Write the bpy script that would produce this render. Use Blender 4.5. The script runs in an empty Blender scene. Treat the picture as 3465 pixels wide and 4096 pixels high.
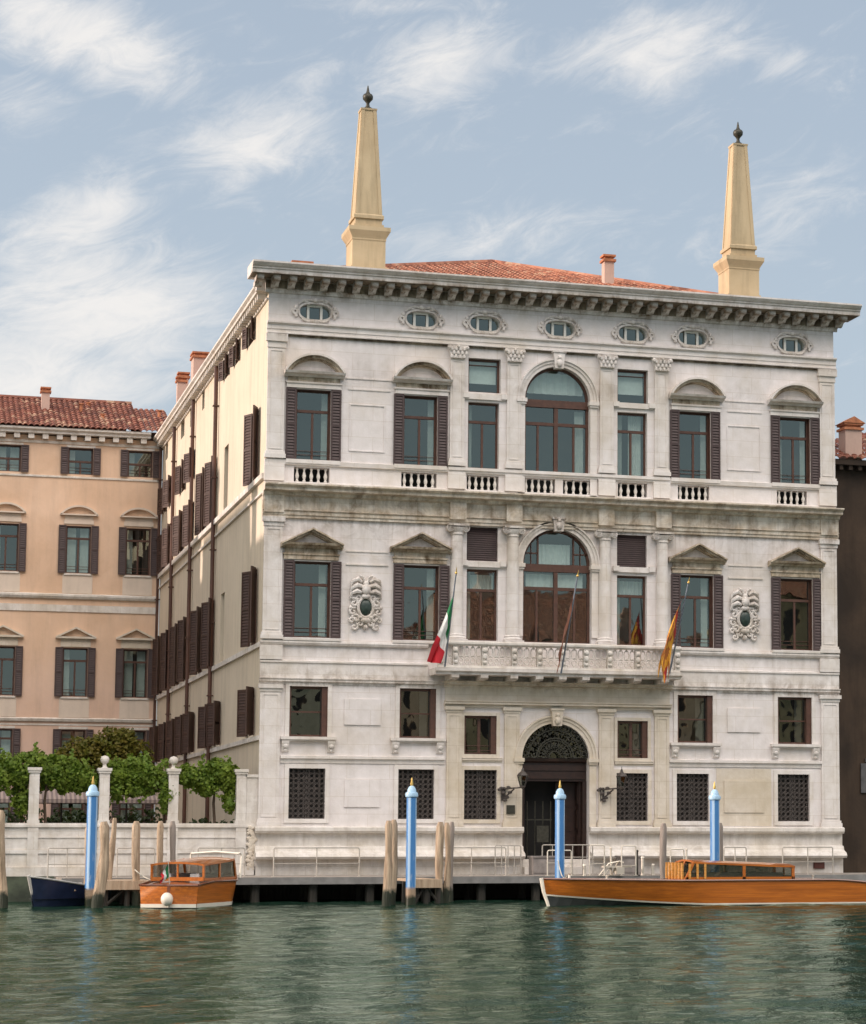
import bpy, bmesh, math, random
import numpy as np
from math import sin, cos, pi, radians, sqrt, atan2
from mathutils import Vector, Matrix, noise as mnoise
random.seed(7)
S = bpy.context.scene
C = S.collection

# ------------------------------------------------------------------ camera, light, exposure
cam = bpy.data.cameras.new('camera')
cam.sensor_fit = 'HORIZONTAL'; cam.sensor_width = 36
cam.lens = 97.43; cam.shift_x = -0.2397; cam.shift_y = 0.0676
cam.clip_start = 0.5; cam.clip_end = 4000
co = bpy.data.objects.new('camera', cam); C.objects.link(co)
co.location = (-12.4218, -83.2525, 2.22)
co.rotation_euler = (pi/2 + 0.113987, 0, -0.308577)
S.camera = co

SUN_AZ = radians(-83); SUN_EL = radians(15)      # azimuth from +Y towards +X
sl = bpy.data.lights.new('sun', 'SUN'); sl.energy = 2.35; sl.angle = radians(0.6); sl.color = (1.0, 0.83, 0.74)
so = bpy.data.objects.new('sun', sl); C.objects.link(so)
sd = Vector((sin(SUN_AZ)*cos(SUN_EL), cos(SUN_AZ)*cos(SUN_EL), sin(SUN_EL)))
so.rotation_euler = (-sd).to_track_quat('-Z', 'Y').to_euler(); so.location = (-60, 10, 60)
S.view_settings.view_transform = 'Standard'; S.view_settings.look = 'None'; S.view_settings.gamma = 1
S.view_settings.exposure = 0.85

def N(nt, kind, **kw):
    n = nt.nodes.new(kind)
    for k, v in kw.items():
        if k.startswith('i_'): n.inputs[k[2:].replace('_', ' ')].default_value = v
        elif k[0] == 'n' and k[1:].isdigit(): n.inputs[int(k[1:])].default_value = v
        else: setattr(n, k, v)
    return n
def L(nt, a, b): nt.links.new(a, b)
def math_(nt, op, a, b=None, clamp=False):
    n = N(nt, 'ShaderNodeMath', operation=op); n.use_clamp = clamp
    for i, x in enumerate((a, b)):
        if x is None: continue
        if isinstance(x, (int, float)): n.inputs[i].default_value = x
        else: L(nt, x, n.inputs[i])
    return n.outputs[0]
def mix(nt, fac, a, b, bt='MIX'):
    n = N(nt, 'ShaderNodeMix', data_type='RGBA', blend_type=bt)
    for s, x in ((n.inputs[0], fac), (n.inputs[6], a), (n.inputs[7], b)):
        if isinstance(x, (int, float)): s.default_value = x
        elif isinstance(x, tuple): s.default_value = (*x[:3], 1)
        else: L(nt, x, s)
    return n.outputs[2]
def ramp(nt, x, stops, interp='LINEAR'):
    n = N(nt, 'ShaderNodeValToRGB'); cr = n.color_ramp; cr.interpolation = interp
    while len(cr.elements) < len(stops): cr.elements.new(0.5)
    for e, (p, c) in zip(cr.elements, stops):
        e.position = p; e.color = (*c, 1) if isinstance(c, tuple) else (c, c, c, 1)
    L(nt, x, n.inputs[0]); return n.outputs[0]

w = bpy.data.worlds.new("World"); S.world = w; w.use_nodes = True
nt = w.node_tree; bg = nt.nodes['Background']; bg.inputs[1].default_value = 0.10
sky = N(nt, 'ShaderNodeTexSky', sky_type='NISHITA', sun_disc=False, sun_elevation=SUN_EL, sun_rotation=SUN_AZ, air_density=1.0, dust_density=1.6, ozone_density=1.2)
tc = N(nt, 'ShaderNodeTexCoord'); sx = N(nt, 'ShaderNodeSeparateXYZ'); L(nt, tc.outputs['Generated'], sx.inputs[0])
az = math_(nt, 'ARCTAN2', sx.outputs[0], sx.outputs[1]); el = math_(nt, 'ARCSINE', sx.outputs[2])
cb = N(nt, 'ShaderNodeCombineXYZ'); L(nt, az, cb.inputs[0]); L(nt, el, cb.inputs[1])
# wispy cloud banks: (azimuth, elevation, half length, half height, tilt, weight)
BANKS = [(0.065,.330,.052,.016,-14,1.0),(0.1411,.2907,.036,.016,25,.85),(0.1659,.3178,.017,.0084,30,.5),(0.2212,.3277,.036,.0157,15,.85),
 (0.3183,.3328,.046,.0168,8,.8),(0.0657,.2546,.038,.015,25,.9),(0.0462,.3008,.021,.0126,10,.5),(0.0769,.2171,.058,.026,10,1.0),
 (0.2433,.2553,.063,.0126,5,.5),(0.3718,.2656,.042,.0168,25,.5),(0.3744,.3262,.019,.0063,10,.45),(0.0474,.1900,.070,.022,0,1.0),(0.2103,.3491,.063,.0042,0,.4)]
tot = None
for a, e, hl, hh, t, wt in BANKS:
    mp = N(nt, 'ShaderNodeMapping', vector_type='TEXTURE'); L(nt, cb.outputs[0], mp.inputs[0])
    mp.inputs[1].default_value = (a, e, 0); mp.inputs[2].default_value = (0, 0, radians(t)); mp.inputs[3].default_value = (hl*1.75, hh*1.95, 1)
    ln = N(nt, 'ShaderNodeVectorMath', operation='LENGTH'); L(nt, mp.outputs[0], ln.inputs[0])
    mr = N(nt, 'ShaderNodeMapRange', interpolation_type='SMOOTHSTEP', n1=0.0, n2=1.0, n3=wt, n4=0.0); L(nt, ln.outputs['Value'], mr.inputs[0])
    tot = mr.outputs[0] if tot is None else math_(nt, 'MAXIMUM', tot, mr.outputs[0])
mp = N(nt, 'ShaderNodeMapping', vector_type='TEXTURE'); L(nt, cb.outputs[0], mp.inputs[0]); mp.inputs[2].default_value = (0, 0, radians(20)); mp.inputs[3].default_value = (1/24, 1/62, 1)
n1 = N(nt, 'ShaderNodeTexNoise', i_Scale=1.0, i_Detail=10.0, i_Roughness=0.68, i_Distortion=0.9); L(nt, mp.outputs[0], n1.inputs[0])
mp = N(nt, 'ShaderNodeMapping', vector_type='TEXTURE'); L(nt, cb.outputs[0], mp.inputs[0]); mp.inputs[2].default_value = (0, 0, radians(32)); mp.inputs[3].default_value = (1/40, 1/120, 1)
n2 = N(nt, 'ShaderNodeTexNoise', i_Scale=1.0, i_Detail=6.0, i_Roughness=0.65, i_Distortion=0.8); L(nt, mp.outputs[0], n2.inputs[0])
nn = math_(nt, 'ADD', math_(nt, 'MULTIPLY', math_(nt, 'SUBTRACT', n1.outputs[0], .5), 1.9), math_(nt, 'MULTIPLY', math_(nt, 'SUBTRACT', n2.outputs[0], .5), .38))
# added, unseen bank of bright high cloud behind the viewer lights the shaded facade
back = N(nt, 'ShaderNodeMapRange', interpolation_type='SMOOTHSTEP', n1=0.25, n2=-0.55, n3=0.0, n4=1.0); L(nt, sx.outputs[1], back.inputs[0])
high = N(nt, 'ShaderNodeMapRange', interpolation_type='SMOOTHSTEP', n1=0.32, n2=0.70, n3=0.0, n4=1.0); L(nt, sx.outputs[2], high.inputs[0])
bk = math_(nt, 'MULTIPLY', back.outputs[0], high.outputs[0])
tot = math_(nt, 'MAXIMUM', math_(nt, 'MAXIMUM', tot, 0.10), bk)
cm = N(nt, 'ShaderNodeMapRange', interpolation_type='SMOOTHSTEP', n1=0.10, n2=1.15, n3=0.0, n4=1.0)
L(nt, math_(nt, 'ADD', tot, math_(nt, 'MULTIPLY', nn, 0.80)), cm.inputs[0])
hz = N(nt, 'ShaderNodeMapRange', n1=0.0, n2=0.40, n3=0.80, n4=0.55); L(nt, sx.outputs[2], hz.inputs[0])
base = mix(nt, hz.outputs[0], sky.outputs[0], (3.05, 3.40, 3.85))
cl = mix(nt, bk, (5.1, 4.95, 4.8), (30.0, 27.5, 25.4))
cmx = math_(nt, 'MULTIPLY', cm.outputs[0], 0.92)
L(nt, mix(nt, cmx, base, cl), bg.inputs[0])

# ------------------------------------------------------------------ helpers
class MB:
    """collects polygons; build() links them as ONE mesh object"""
    def __init__(s): s.v = []; s.f = []; s.m = []; s.mi = 0
    def poly(s, pts):
        b = len(s.v); s.v += [tuple(p) for p in pts]; s.f.append(tuple(range(b, b+len(pts)))); s.m.append(s.mi); return s
    def add(s, vs, fs):
        b = len(s.v); s.v += [tuple(p) for p in vs]
        for f in fs: s.f.append(tuple(i+b for i in f)); s.m.append(s.mi)
        return s
    def box(s, x0, x1, y0, y1, z0, z1):
        v = [(x, y, z) for z in (z0, z1) for y in (y0, y1) for x in (x0, x1)]
        return s.add(v, [(0,2,3,1),(4,5,7,6),(0,1,5,4),(2,6,7,3),(0,4,6,2),(1,3,7,5)])
    def prism(s, poly, axis, a, b):
        """poly in the two other axes, extruded along axis from a to b"""
        n = len(poly)
        def P(p, t):
            if axis == 'x': return (t, p[0], p[1])
            if axis == 'y': return (p[0], t, p[1])
            return (p[0], p[1], t)
        v = [P(p, a) for p in poly] + [P(p, b) for p in poly]
        f = [tuple(range(n-1, -1, -1)), tuple(range(n, 2*n))] + [(i, (i+1) % n, n+(i+1) % n, n+i) for i in range(n)]
        return s.add(v, f)
    def strip(s, pa, pb, y0, y1):
        """band between two (x,z) polylines, thick in y"""
        for i in range(len(pa)-1):
            q = [pa[i], pa[i+1], pb[i+1], pb[i]]
            n = 4
            v = [(p[0], y0, p[1]) for p in q] + [(p[0], y1, p[1]) for p in q]
            fs = [(0,1,2,3), (7,6,5,4), (0,4,5,1), (2,6,7,3)]
            if i == 0: fs.append((3,7,4,0))
            if i == len(pa)-2: fs.append((1,5,6,2))
            s.add(v, fs)
        return s
    def arc(s, cx, cz, r0, r1, a0, a1, n, y0, y1):
        A = [a0+(a1-a0)*i/n for i in range(n+1)]
        return s.strip([(cx+r0*cos(a), cz+r0*sin(a)) for a in A], [(cx+r1*cos(a), cz+r1*sin(a)) for a in A], y0, y1)
    def lathe(s, cx, cy, prof, n=10, a0=0, a1=2*pi):
        full = abs(a1-a0-2*pi) < 1e-6; m = n if full else n+1
        v = []
        for r, z in prof:
            for i in range(m):
                a = a0+(a1-a0)*i/n; v.append((cx+r*cos(a), cy+r*sin(a), z))
        f = []
        for j in range(len(prof)-1):
            for i in range(n):
                k = (i+1) % m
                f.append((j*m+i, j*m+k, (j+1)*m+k, (j+1)*m+i))
        if full: f.append(tuple(range(m-1, -1, -1))); t = (len(prof)-1)*m; f.append(tuple(range(t, t+m)))
        return s.add(v, f)
    def tube(s, pts, r, n=6, cap=True):
        pts = [Vector(p) for p in pts]; k = len(pts)
        if not isinstance(r, (list, tuple)): r = [r]*k
        v = []; up = None
        for i, p in enumerate(pts):
            t = (pts[min(i+1, k-1)]-pts[max(i-1, 0)]).normalized()
            if up is None: up = Vector((0,0,1)) if abs(t.z) < .9 else Vector((1,0,0))
            a = up.cross(t).normalized(); b = t.cross(a); up = b
            for j in range(n):
                q = 2*pi*j/n; v.append(p+(a*cos(q)+b*sin(q))*r[i])
        f = [(i*n+j, i*n+(j+1) % n, (i+1)*n+(j+1) % n, (i+1)*n+j) for i in range(k-1) for j in range(n)]
        if cap: f += [tuple(range(n-1, -1, -1)), tuple(range((k-1)*n, k*n))]
        return s.add(v, f)
    def ball(s, c, r, n=8, m=5, sq=(1,1,1)):
        c = Vector(c); v = [c+Vector((0,0,-r*sq[2]))]
        for j in range(1, m):
            p = -pi/2+pi*j/m
            for i in range(n):
                a = 2*pi*i/n; v.append(c+Vector((r*cos(p)*cos(a)*sq[0], r*cos(p)*sin(a)*sq[1], r*sin(p)*sq[2])))
        v.append(c+Vector((0,0,r*sq[2]))); f = []
        for i in range(n):
            f.append((0, 1+(i+1) % n, 1+i)); t = 1+(m-2)*n; f.append((len(v)-1, t+i, t+(i+1) % n))
            for j in range(m-2): b = 1+j*n; f.append((b+i, b+(i+1) % n, b+n+(i+1) % n, b+n+i))
        return s.add(v, f)
    def mesh(s, name, mats, smooth=0):
        me = bpy.data.meshes.new(name); me.from_pydata([tuple(p) for p in s.v], [], s.f)
        mats = mats if isinstance(mats, (list, tuple)) else [mats]
        for m in mats: me.materials.append(m)
        if len(mats) > 1: me.polygons.foreach_set('material_index', s.m)
        bm = bmesh.new(); bm.from_mesh(me)
        if smooth: bmesh.ops.remove_doubles(bm, verts=bm.verts, dist=1e-5)
        bmesh.ops.recalc_face_normals(bm, faces=bm.faces); bm.to_mesh(me); bm.free()
        if smooth:
            me.polygons.foreach_set('use_smooth', [True]*len(me.polygons)); me.set_sharp_from_angle(angle=radians(smooth))
        me.update(); return me
    def build(s, name, mats, parent=None, smooth=0, loc=None):
        o = bpy.data.objects.new(name, s.mesh(name, mats, smooth)); C.objects.link(o)
        if parent: o.parent = parent
        if loc: o.location = loc
        return o
def tag(o, label=None, cat=None, group=None, kind=None):
    for k, v in (('label', label), ('category', cat), ('group', group), ('kind', kind)):
        if v: o[k] = v
    return o
def empty(name, loc, label=None, cat=None, group=None, rz=0):
    o = bpy.data.objects.new(name, None); o.empty_display_size = .3; C.objects.link(o); o.location = loc; o.rotation_euler = (0,0,rz)
    return tag(o, label, cat, group)
def inst(name, me, parent=None, loc=(0,0,0), rot=(0,0,0)):
    o = bpy.data.objects.new(name, me); C.objects.link(o); o.parent = parent; o.location = loc; o.rotation_euler = rot; return o
def copy_tree(o, parent=None):
    c = o.copy(); C.objects.link(c); c.parent = parent
    for ch in o.children: copy_tree(ch, c)
    return c

# ------------------------------------------------------------------ materials
def new(name):
    m = bpy.data.materials.new(name); m.use_nodes = True
    return m, m.node_tree, m.node_tree.nodes['Principled BSDF']
def coords(nt, scale=(1,1,1), rot=(0,0,0), src='Object'):
    t = N(nt, 'ShaderNodeTexCoord'); mp = N(nt, 'ShaderNodeMapping'); L(nt, t.outputs[src], mp.inputs[0])
    mp.inputs[3].default_value = scale; mp.inputs[2].default_value = rot; return mp.outputs[0]
def noise(nt, vec, scale, detail=4, rough=.55, dist=0):
    n = N(nt, 'ShaderNodeTexNoise', i_Scale=scale, i_Detail=float(detail), i_Roughness=rough, i_Distortion=float(dist)); L(nt, vec, n.inputs[0]); return n.outputs[0]
def plain(name, col, rough=.6, var=.25, scale=4, metal=0, spec=.5, bump=0):
    m, nt, b = new(name)
    v = coords(nt); n = noise(nt, v, scale)
    k = ramp(nt, n, [(.3, tuple(c*(1-var) for c in col)), (.7, tuple(min(1, c*(1+var)) for c in col))])
    L(nt, k, b.inputs['Base Color']); b.inputs['Roughness'].default_value = rough; b.inputs['Metallic'].default_value = metal
    b.inputs['Specular IOR Level'].default_value = spec
    if bump:
        bp = N(nt, 'ShaderNodeBump', i_Strength=bump, i_Distance=.05); L(nt, noise(nt, v, scale*4), bp.inputs['Height']); L(nt, bp.outputs[0], b.inputs['Normal'])
    return m
ZB = [(0,.5),(1.0,.6),(1.6,.2),(2.0,.6),(2.5,.2),(3.5,.06),(5.2,.16),(7.5,.10),(7.72,.75),(8.05,.5),(8.4,.12),(9.05,.4),(9.4,.08),(12.0,.15),(12.8,.35),(13.4,.5),
      (13.7,.9),(14.1,1.0),(14.5,1.1),(14.72,.6),(14.85,.05),(18.4,.06),(18.8,.35),(19.8,.10),(20.2,.16),(20.29,.8),(20.4,.06),(21.6,.10),(21.85,.6),(22.05,1.3),(22.36,1.0),(22.42,.3)]
def stone(name, c1, c2, dirt=1.0, bands=True, tan=.35, soot_shade=(.165,.105,.055), lev=.35):
    m, nt, b = new(name)
    v = coords(nt)
    big = noise(nt, v, .45, 6, .6, .6); mid = noise(nt, v, 2.6, 5); fine = noise(nt, v, 14, 4)
    col = mix(nt, ramp(nt, mid, [(.35, 0.0), (.68, 1.0)]), c1, c2)
    # squared blocks with fine joints (x along the wall, z up)
    t = N(nt, 'ShaderNodeTexCoord'); s = N(nt, 'ShaderNodeSeparateXYZ'); L(nt, t.outputs['Object'], s.inputs[0])
    cbn = N(nt, 'ShaderNodeCombineXYZ'); L(nt, math_(nt, 'ADD', s.outputs[0], s.outputs[1]), cbn.inputs[0]); L(nt, s.outputs[2], cbn.inputs[1])
    br = N(nt, 'ShaderNodeTexBrick', offset=.5, i_Scale=1.0, i_Mortar_Size=.012, i_Mortar_Smooth=.3, i_Bias=0.0, i_Brick_Width=1.55, i_Row_Height=.62)
    L(nt, cbn.outputs[0], br.inputs['Vector'])
    br.inputs['Color1'].default_value = (1,1,1,1); br.inputs['Color2'].default_value = (.94,.93,.92,1); br.inputs['Mortar'].default_value = (.80,.76,.70,1)
    col = mix(nt, .7, col, br.outputs[0], 'MULTIPLY')
    # warm weathered patches
    col = mix(nt, math_(nt, 'MULTIPLY', ramp(nt, big, [(.47, 0.0), (.66, 1.0)]), tan), col, (.50,.41,.28))
    # dark run-off streaks and soot, heavier at the exposed mouldings
    sv = coords(nt, (2.6, 2.6, .28)); st = noise(nt, sv, 1.0, 7, .68, .4)
    sp = noise(nt, v, 1.7, 8, .7, .8)
    if bands:
        zr = ramp(nt, math_(nt, 'DIVIDE', s.outputs[2], 23.0), [(z/23, k) for z, k in ZB[::1]][:32])
    else: zr = lev
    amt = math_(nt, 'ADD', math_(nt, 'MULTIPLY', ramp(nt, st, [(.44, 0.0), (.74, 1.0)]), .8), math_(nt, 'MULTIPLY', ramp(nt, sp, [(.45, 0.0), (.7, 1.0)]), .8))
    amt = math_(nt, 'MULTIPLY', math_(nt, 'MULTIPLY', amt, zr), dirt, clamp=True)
    col = mix(nt, amt, col, soot_shade)
    L(nt, col, b.inputs['Base Color']); b.inputs['Roughness'].default_value = .72; b.inputs['Specular IOR Level'].default_value = .3
    bp = N(nt, 'ShaderNodeBump', i_Strength=.35, i_Distance=.03); L(nt, math_(nt, 'ADD', math_(nt, 'MULTIPLY', mid, .8), math_(nt, 'MULTIPLY', fine, .4)), bp.inputs['Height'])
    L(nt, bp.outputs[0], b.inputs['Normal'])
    return m
M = {}
M['stone'] = stone('istrian_stone', (.79,.735,.72), (.71,.66,.635), .9, tan=.28)
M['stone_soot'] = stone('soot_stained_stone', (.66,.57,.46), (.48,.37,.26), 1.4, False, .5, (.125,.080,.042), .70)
M['stone_trim'] = stone('carved_stone', (.78,.73,.70), (.68,.625,.58), 1.1)
M['soot'] = stone('black_soot_stone', (.30,.25,.19), (.20,.16,.11), 1.5, False, .5, (.07,.048,.03), .8)  # soot tone darkened further to stand for shade in recesses
M['stone_mix'] = stone('streaked_entablature_stone', (.78,.71,.62), (.62,.51,.39), 1.25, False, .5, (.150,.092,.046), .58)
M['stone_tan'] = stone('weathered_stone', (.71,.635,.545), (.61,.53,.43), .9, True, .55)
M['stone_plain'] = stone('garden_stone', (.76,.715,.67), (.66,.61,.55), .9, False, .35)
def plaster(name, c1, c2, low=None, zl=(7, 14), streak=.35):
    m, nt, b = new(name)
    v = coords(nt); big = noise(nt, v, .35, 6, .6, .5); fine = noise(nt, v, 5, 6, .65)
    col = mix(nt, ramp(nt, big, [(.35, 0.0), (.65, 1.0)]), c1, c2)
    if low:
        t = N(nt, 'ShaderNodeTexCoord'); s = N(nt, 'ShaderNodeSeparateXYZ'); L(nt, t.outputs['Object'], s.inputs[0])
        mr = N(nt, 'ShaderNodeMapRange', n1=zl[1], n2=zl[0]); L(nt, math_(nt, 'ADD', s.outputs[2], math_(nt, 'MULTIPLY', big, 4.0)), mr.inputs[0])
        col = mix(nt, mr.outputs[0], col, low)
    sv = coords(nt, (2, 2, .22)); st = noise(nt, sv, 1.0, 6, .65)
    col = mix(nt, math_(nt, 'MULTIPLY', ramp(nt, st, [(.48, 0.0), (.78, 1.0)]), streak), col, tuple(c*.42 for c in c1))
    col = mix(nt, math_(nt, 'MULTIPLY', ramp(nt, fine, [(.3, 0.0), (.75, 1.0)]), .25), col, tuple(min(.9, c*1.25) for c in c2))
    L(nt, col, b.inputs['Base Color']); b.inputs['Roughness'].default_value = .85; b.inputs['Specular IOR Level'].default_value = .2
    bp = N(nt, 'ShaderNodeBump', i_Strength=.3, i_Distance=.02); L(nt, fine, bp.inputs['Height']); L(nt, bp.outputs[0], b.inputs['Normal'])
    return m
M['cream'] = plaster('cream_plaster', (.66,.565,.44), (.59,.50,.385), streak=.5)
M['peach'] = plaster('peach_plaster', (.76,.545,.40), (.63,.43,.295), (.65,.46,.385), (7.5, 14))
M['pale_pink'] = plaster('pale_panel_plaster', (.68,.57,.48), (.62,.52,.43))
M['ochre'] = plaster('obelisk_plaster', (.57,.45,.29), (.46,.35,.215), streak=.75)
M['chimney'] = plaster('chimney_plaster', (.60,.42,.34), (.50,.35,.29))
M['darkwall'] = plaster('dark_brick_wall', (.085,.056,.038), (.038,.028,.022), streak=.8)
M['wood'] = plain('brown_window_wood', (.085,.036,.022), .5, .25, 6)
M['shutter'] = plain('dark_shutter_paint', (.060,.036,.034), .6, .18, 3)
M['shutter_warm'] = plain('warm_shutter_paint', (.058,.028,.019), .6, .2, 3)
M['pipe'] = plain('copper_pipe', (.085,.035,.022), .45, .25, 2)
M['interior'] = plain('dark_interior', (.013,.012,.011), .9, .3, 1)
M['curtain'] = plain('white_curtain', (.62,.63,.60), .9, .08, 6)
M['iron'] = plain('wrought_iron', (.060,.048,.042), .5, .35, 8)
M['grille_back'] = plain('dim_grille_backing', (.040,.034,.031), .35, .5, 3)
M['bronze'] = plain('aged_bronze', (.045,.042,.030), .5, .3, 12, .3)
M['green_shield'] = plain('green_marble', (.030,.048,.038), .35, .4, 9)
M['terracotta'] = plain('terracotta', (.42,.16,.075), .8, .3, 6)
M['door'] = plain('dark_walnut_door', (.026,.011,.007), .45, .35, 5)
M['white_frame'] = plain('white_frame_paint', (.72,.70,.64), .5, .08, 6)
def tiles(name, c1, c2, c3):
    m, nt, b = new(name); v = coords(nt)
    vo = N(nt, 'ShaderNodeTexVoronoi', i_Scale=3.2); L(nt, v, vo.inputs[0])
    sp = N(nt, 'ShaderNodeSeparateColor'); L(nt, vo.outputs['Color'], sp.inputs[0])
    col = ramp(nt, sp.outputs[0], [(0, c1), (.4, c2), (.7, c3), (.86, c2), (1, (.46,.30,.20))])
    n = noise(nt, v, 1.1, 6, .65); col = mix(nt, math_(nt, 'MULTIPLY', ramp(nt, n, [(.45, 0.0), (.75, 1.0)]), .6), col, (.10,.055,.040))
    L(nt, col, b.inputs['Base Color']); b.inputs['Roughness'].default_value = .85
    bp = N(nt, 'ShaderNodeBump', i_Strength=.5, i_Distance=.04); L(nt, noise(nt, v, 9), bp.inputs['Height']); L(nt, bp.outputs[0], b.inputs['Normal'])
    return m
M['tiles'] = tiles('clay_roof_tiles', (.34,.125,.07), (.46,.20,.12), (.22,.08,.05))
M['tiles_dark'] = tiles('dull_clay_tiles', (.19,.065,.040), (.27,.095,.058), (.13,.045,.032))
def glass(name, tint, refl, wob=.5):
    m, nt, b = new(name); nt.nodes.remove(b)
    out = nt.nodes['Material Output']
    tr = N(nt, 'ShaderNodeBsdfTransparent'); tr.inputs[0].default_value = (*tint, 1)
    gl = N(nt, 'ShaderNodeBsdfGlossy'); gl.inputs['Roughness'].default_value = .015; gl.inputs[0].default_value = (.86,.98,.89,1)
    t = N(nt, 'ShaderNodeNewGeometry')
    nz = noise(nt, t.outputs['Position'], .8, 2, .5, .3)
    bp = N(nt, 'ShaderNodeBump', i_Strength=wob, i_Distance=.10); L(nt, nz, bp.inputs['Height']); L(nt, bp.outputs[0], gl.inputs['Normal'])
    mx = N(nt, 'ShaderNodeMixShader'); mx.inputs[0].default_value = refl
    L(nt, tr.outputs[0], mx.inputs[1]); L(nt, gl.outputs[0], mx.inputs[2]); L(nt, mx.outputs[0], out.inputs[0])
    return m
M['glass'] = glass('window_glass', (.78,.86,.84), .165, .035)
M['glass_dark'] = glass('old_window_glass', (.40,.40,.38), .20, .07)
M['glass_boat'] = glass('boat_glass', (.30,.29,.27), .20, .2)

# ------------------------------------------------------------------ water and ground
WZ = 0.10
def water():
    xs = np.concatenate([np.linspace(-900, -30, 24), np.arange(-28, 34, .2), np.linspace(36, 900, 24)])
    ys = np.concatenate([np.linspace(-700, -88, 16), np.arange(-84, 1, .2), np.linspace(3, 900, 16)])
    X, Y = np.meshgrid(xs, ys); Z = np.zeros_like(X); r = np.random.RandomState(3)
    for i in range(70):
        lam = .55*(3.6/.55)**r.rand(); th = radians(95)+r.randn()*.75; k = 2*pi/lam
        amp = .0019*lam**.7
        Z += amp*np.sin(k*(X*cos(th)+Y*sin(th))+r.rand()*2*pi)
    fade = np.clip((31-np.abs(X-3))/4, 0, 1)*np.clip((Y+86)/4, 0, 1); Z = Z*fade+WZ
    nx, ny = len(xs), len(ys)
    me = bpy.data.meshes.new('water'); me.vertices.add(nx*ny)
    me.vertices.foreach_set('co', np.stack([X, Y, Z], -1).astype(np.float32).ravel())
    i = np.arange(nx-1)[None, :]+nx*np.arange(ny-1)[:, None]
    F = np.stack([i, i+1, i+nx+1, i+nx], -1).reshape(-1, 4)
    me.loops.add(F.size); me.polygons.add(len(F))
    me.loops.foreach_set('vertex_index', F.ravel().astype(np.int32)); me.polygons.foreach_set('loop_start', np.arange(0, F.size, 4).astype(np.int32))
    me.update(calc_edges=True); me.validate(); me.polygons.foreach_set('use_smooth', [True]*len(me.polygons))
    m, nt, b = new('canal_water')
    v = coords(nt); col = ramp(nt, noise(nt, v, .12, 3), [(.35, (.007,.022,.014)), (.7, (.011,.031,.020))])
    h = math_(nt, 'ADD', noise(nt, v, 1.9, 4, .58, .6), math_(nt, 'MULTIPLY', noise(nt, v, 9.0, 3), .30))
    bp = N(nt, 'ShaderNodeBump', i_Strength=.42, i_Distance=.09); L(nt, h, bp.inputs['Height'])
    nt.nodes.remove(b); df = N(nt, 'ShaderNodeBsdfDiffuse'); L(nt, col, df.inputs[0]); gl = N(nt, 'ShaderNodeBsdfGlossy'); gl.inputs['Roughness'].default_value = .03; gl.inputs[0].default_value = (.84,.98,.87,1)
    fr = N(nt, 'ShaderNodeFresnel', i_IOR=1.33)
    for q in (df.inputs['Normal'], gl.inputs['Normal'], fr.inputs['Normal']): L(nt, bp.outputs[0], q)
    mx = N(nt, 'ShaderNodeMixShader'); L(nt, math_(nt, 'MULTIPLY', fr.outputs[0], .70), mx.inputs[0]); L(nt, df.outputs[0], mx.inputs[1]); L(nt, gl.outputs[0], mx.inputs[2]); L(nt, mx.outputs[0], nt.nodes['Material Output'].inputs[0])
    me.materials.append(m)
    o = bpy.data.objects.new('water', me); C.objects.link(o); tag(o, kind='structure')
water()
g = MB(); g.box(-60, -.3, .6, 60, -.6, 1.45); tag(g.build('ground', plain('garden_soil', (.09,.075,.05), .95, .3, 2)), kind='structure')

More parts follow.
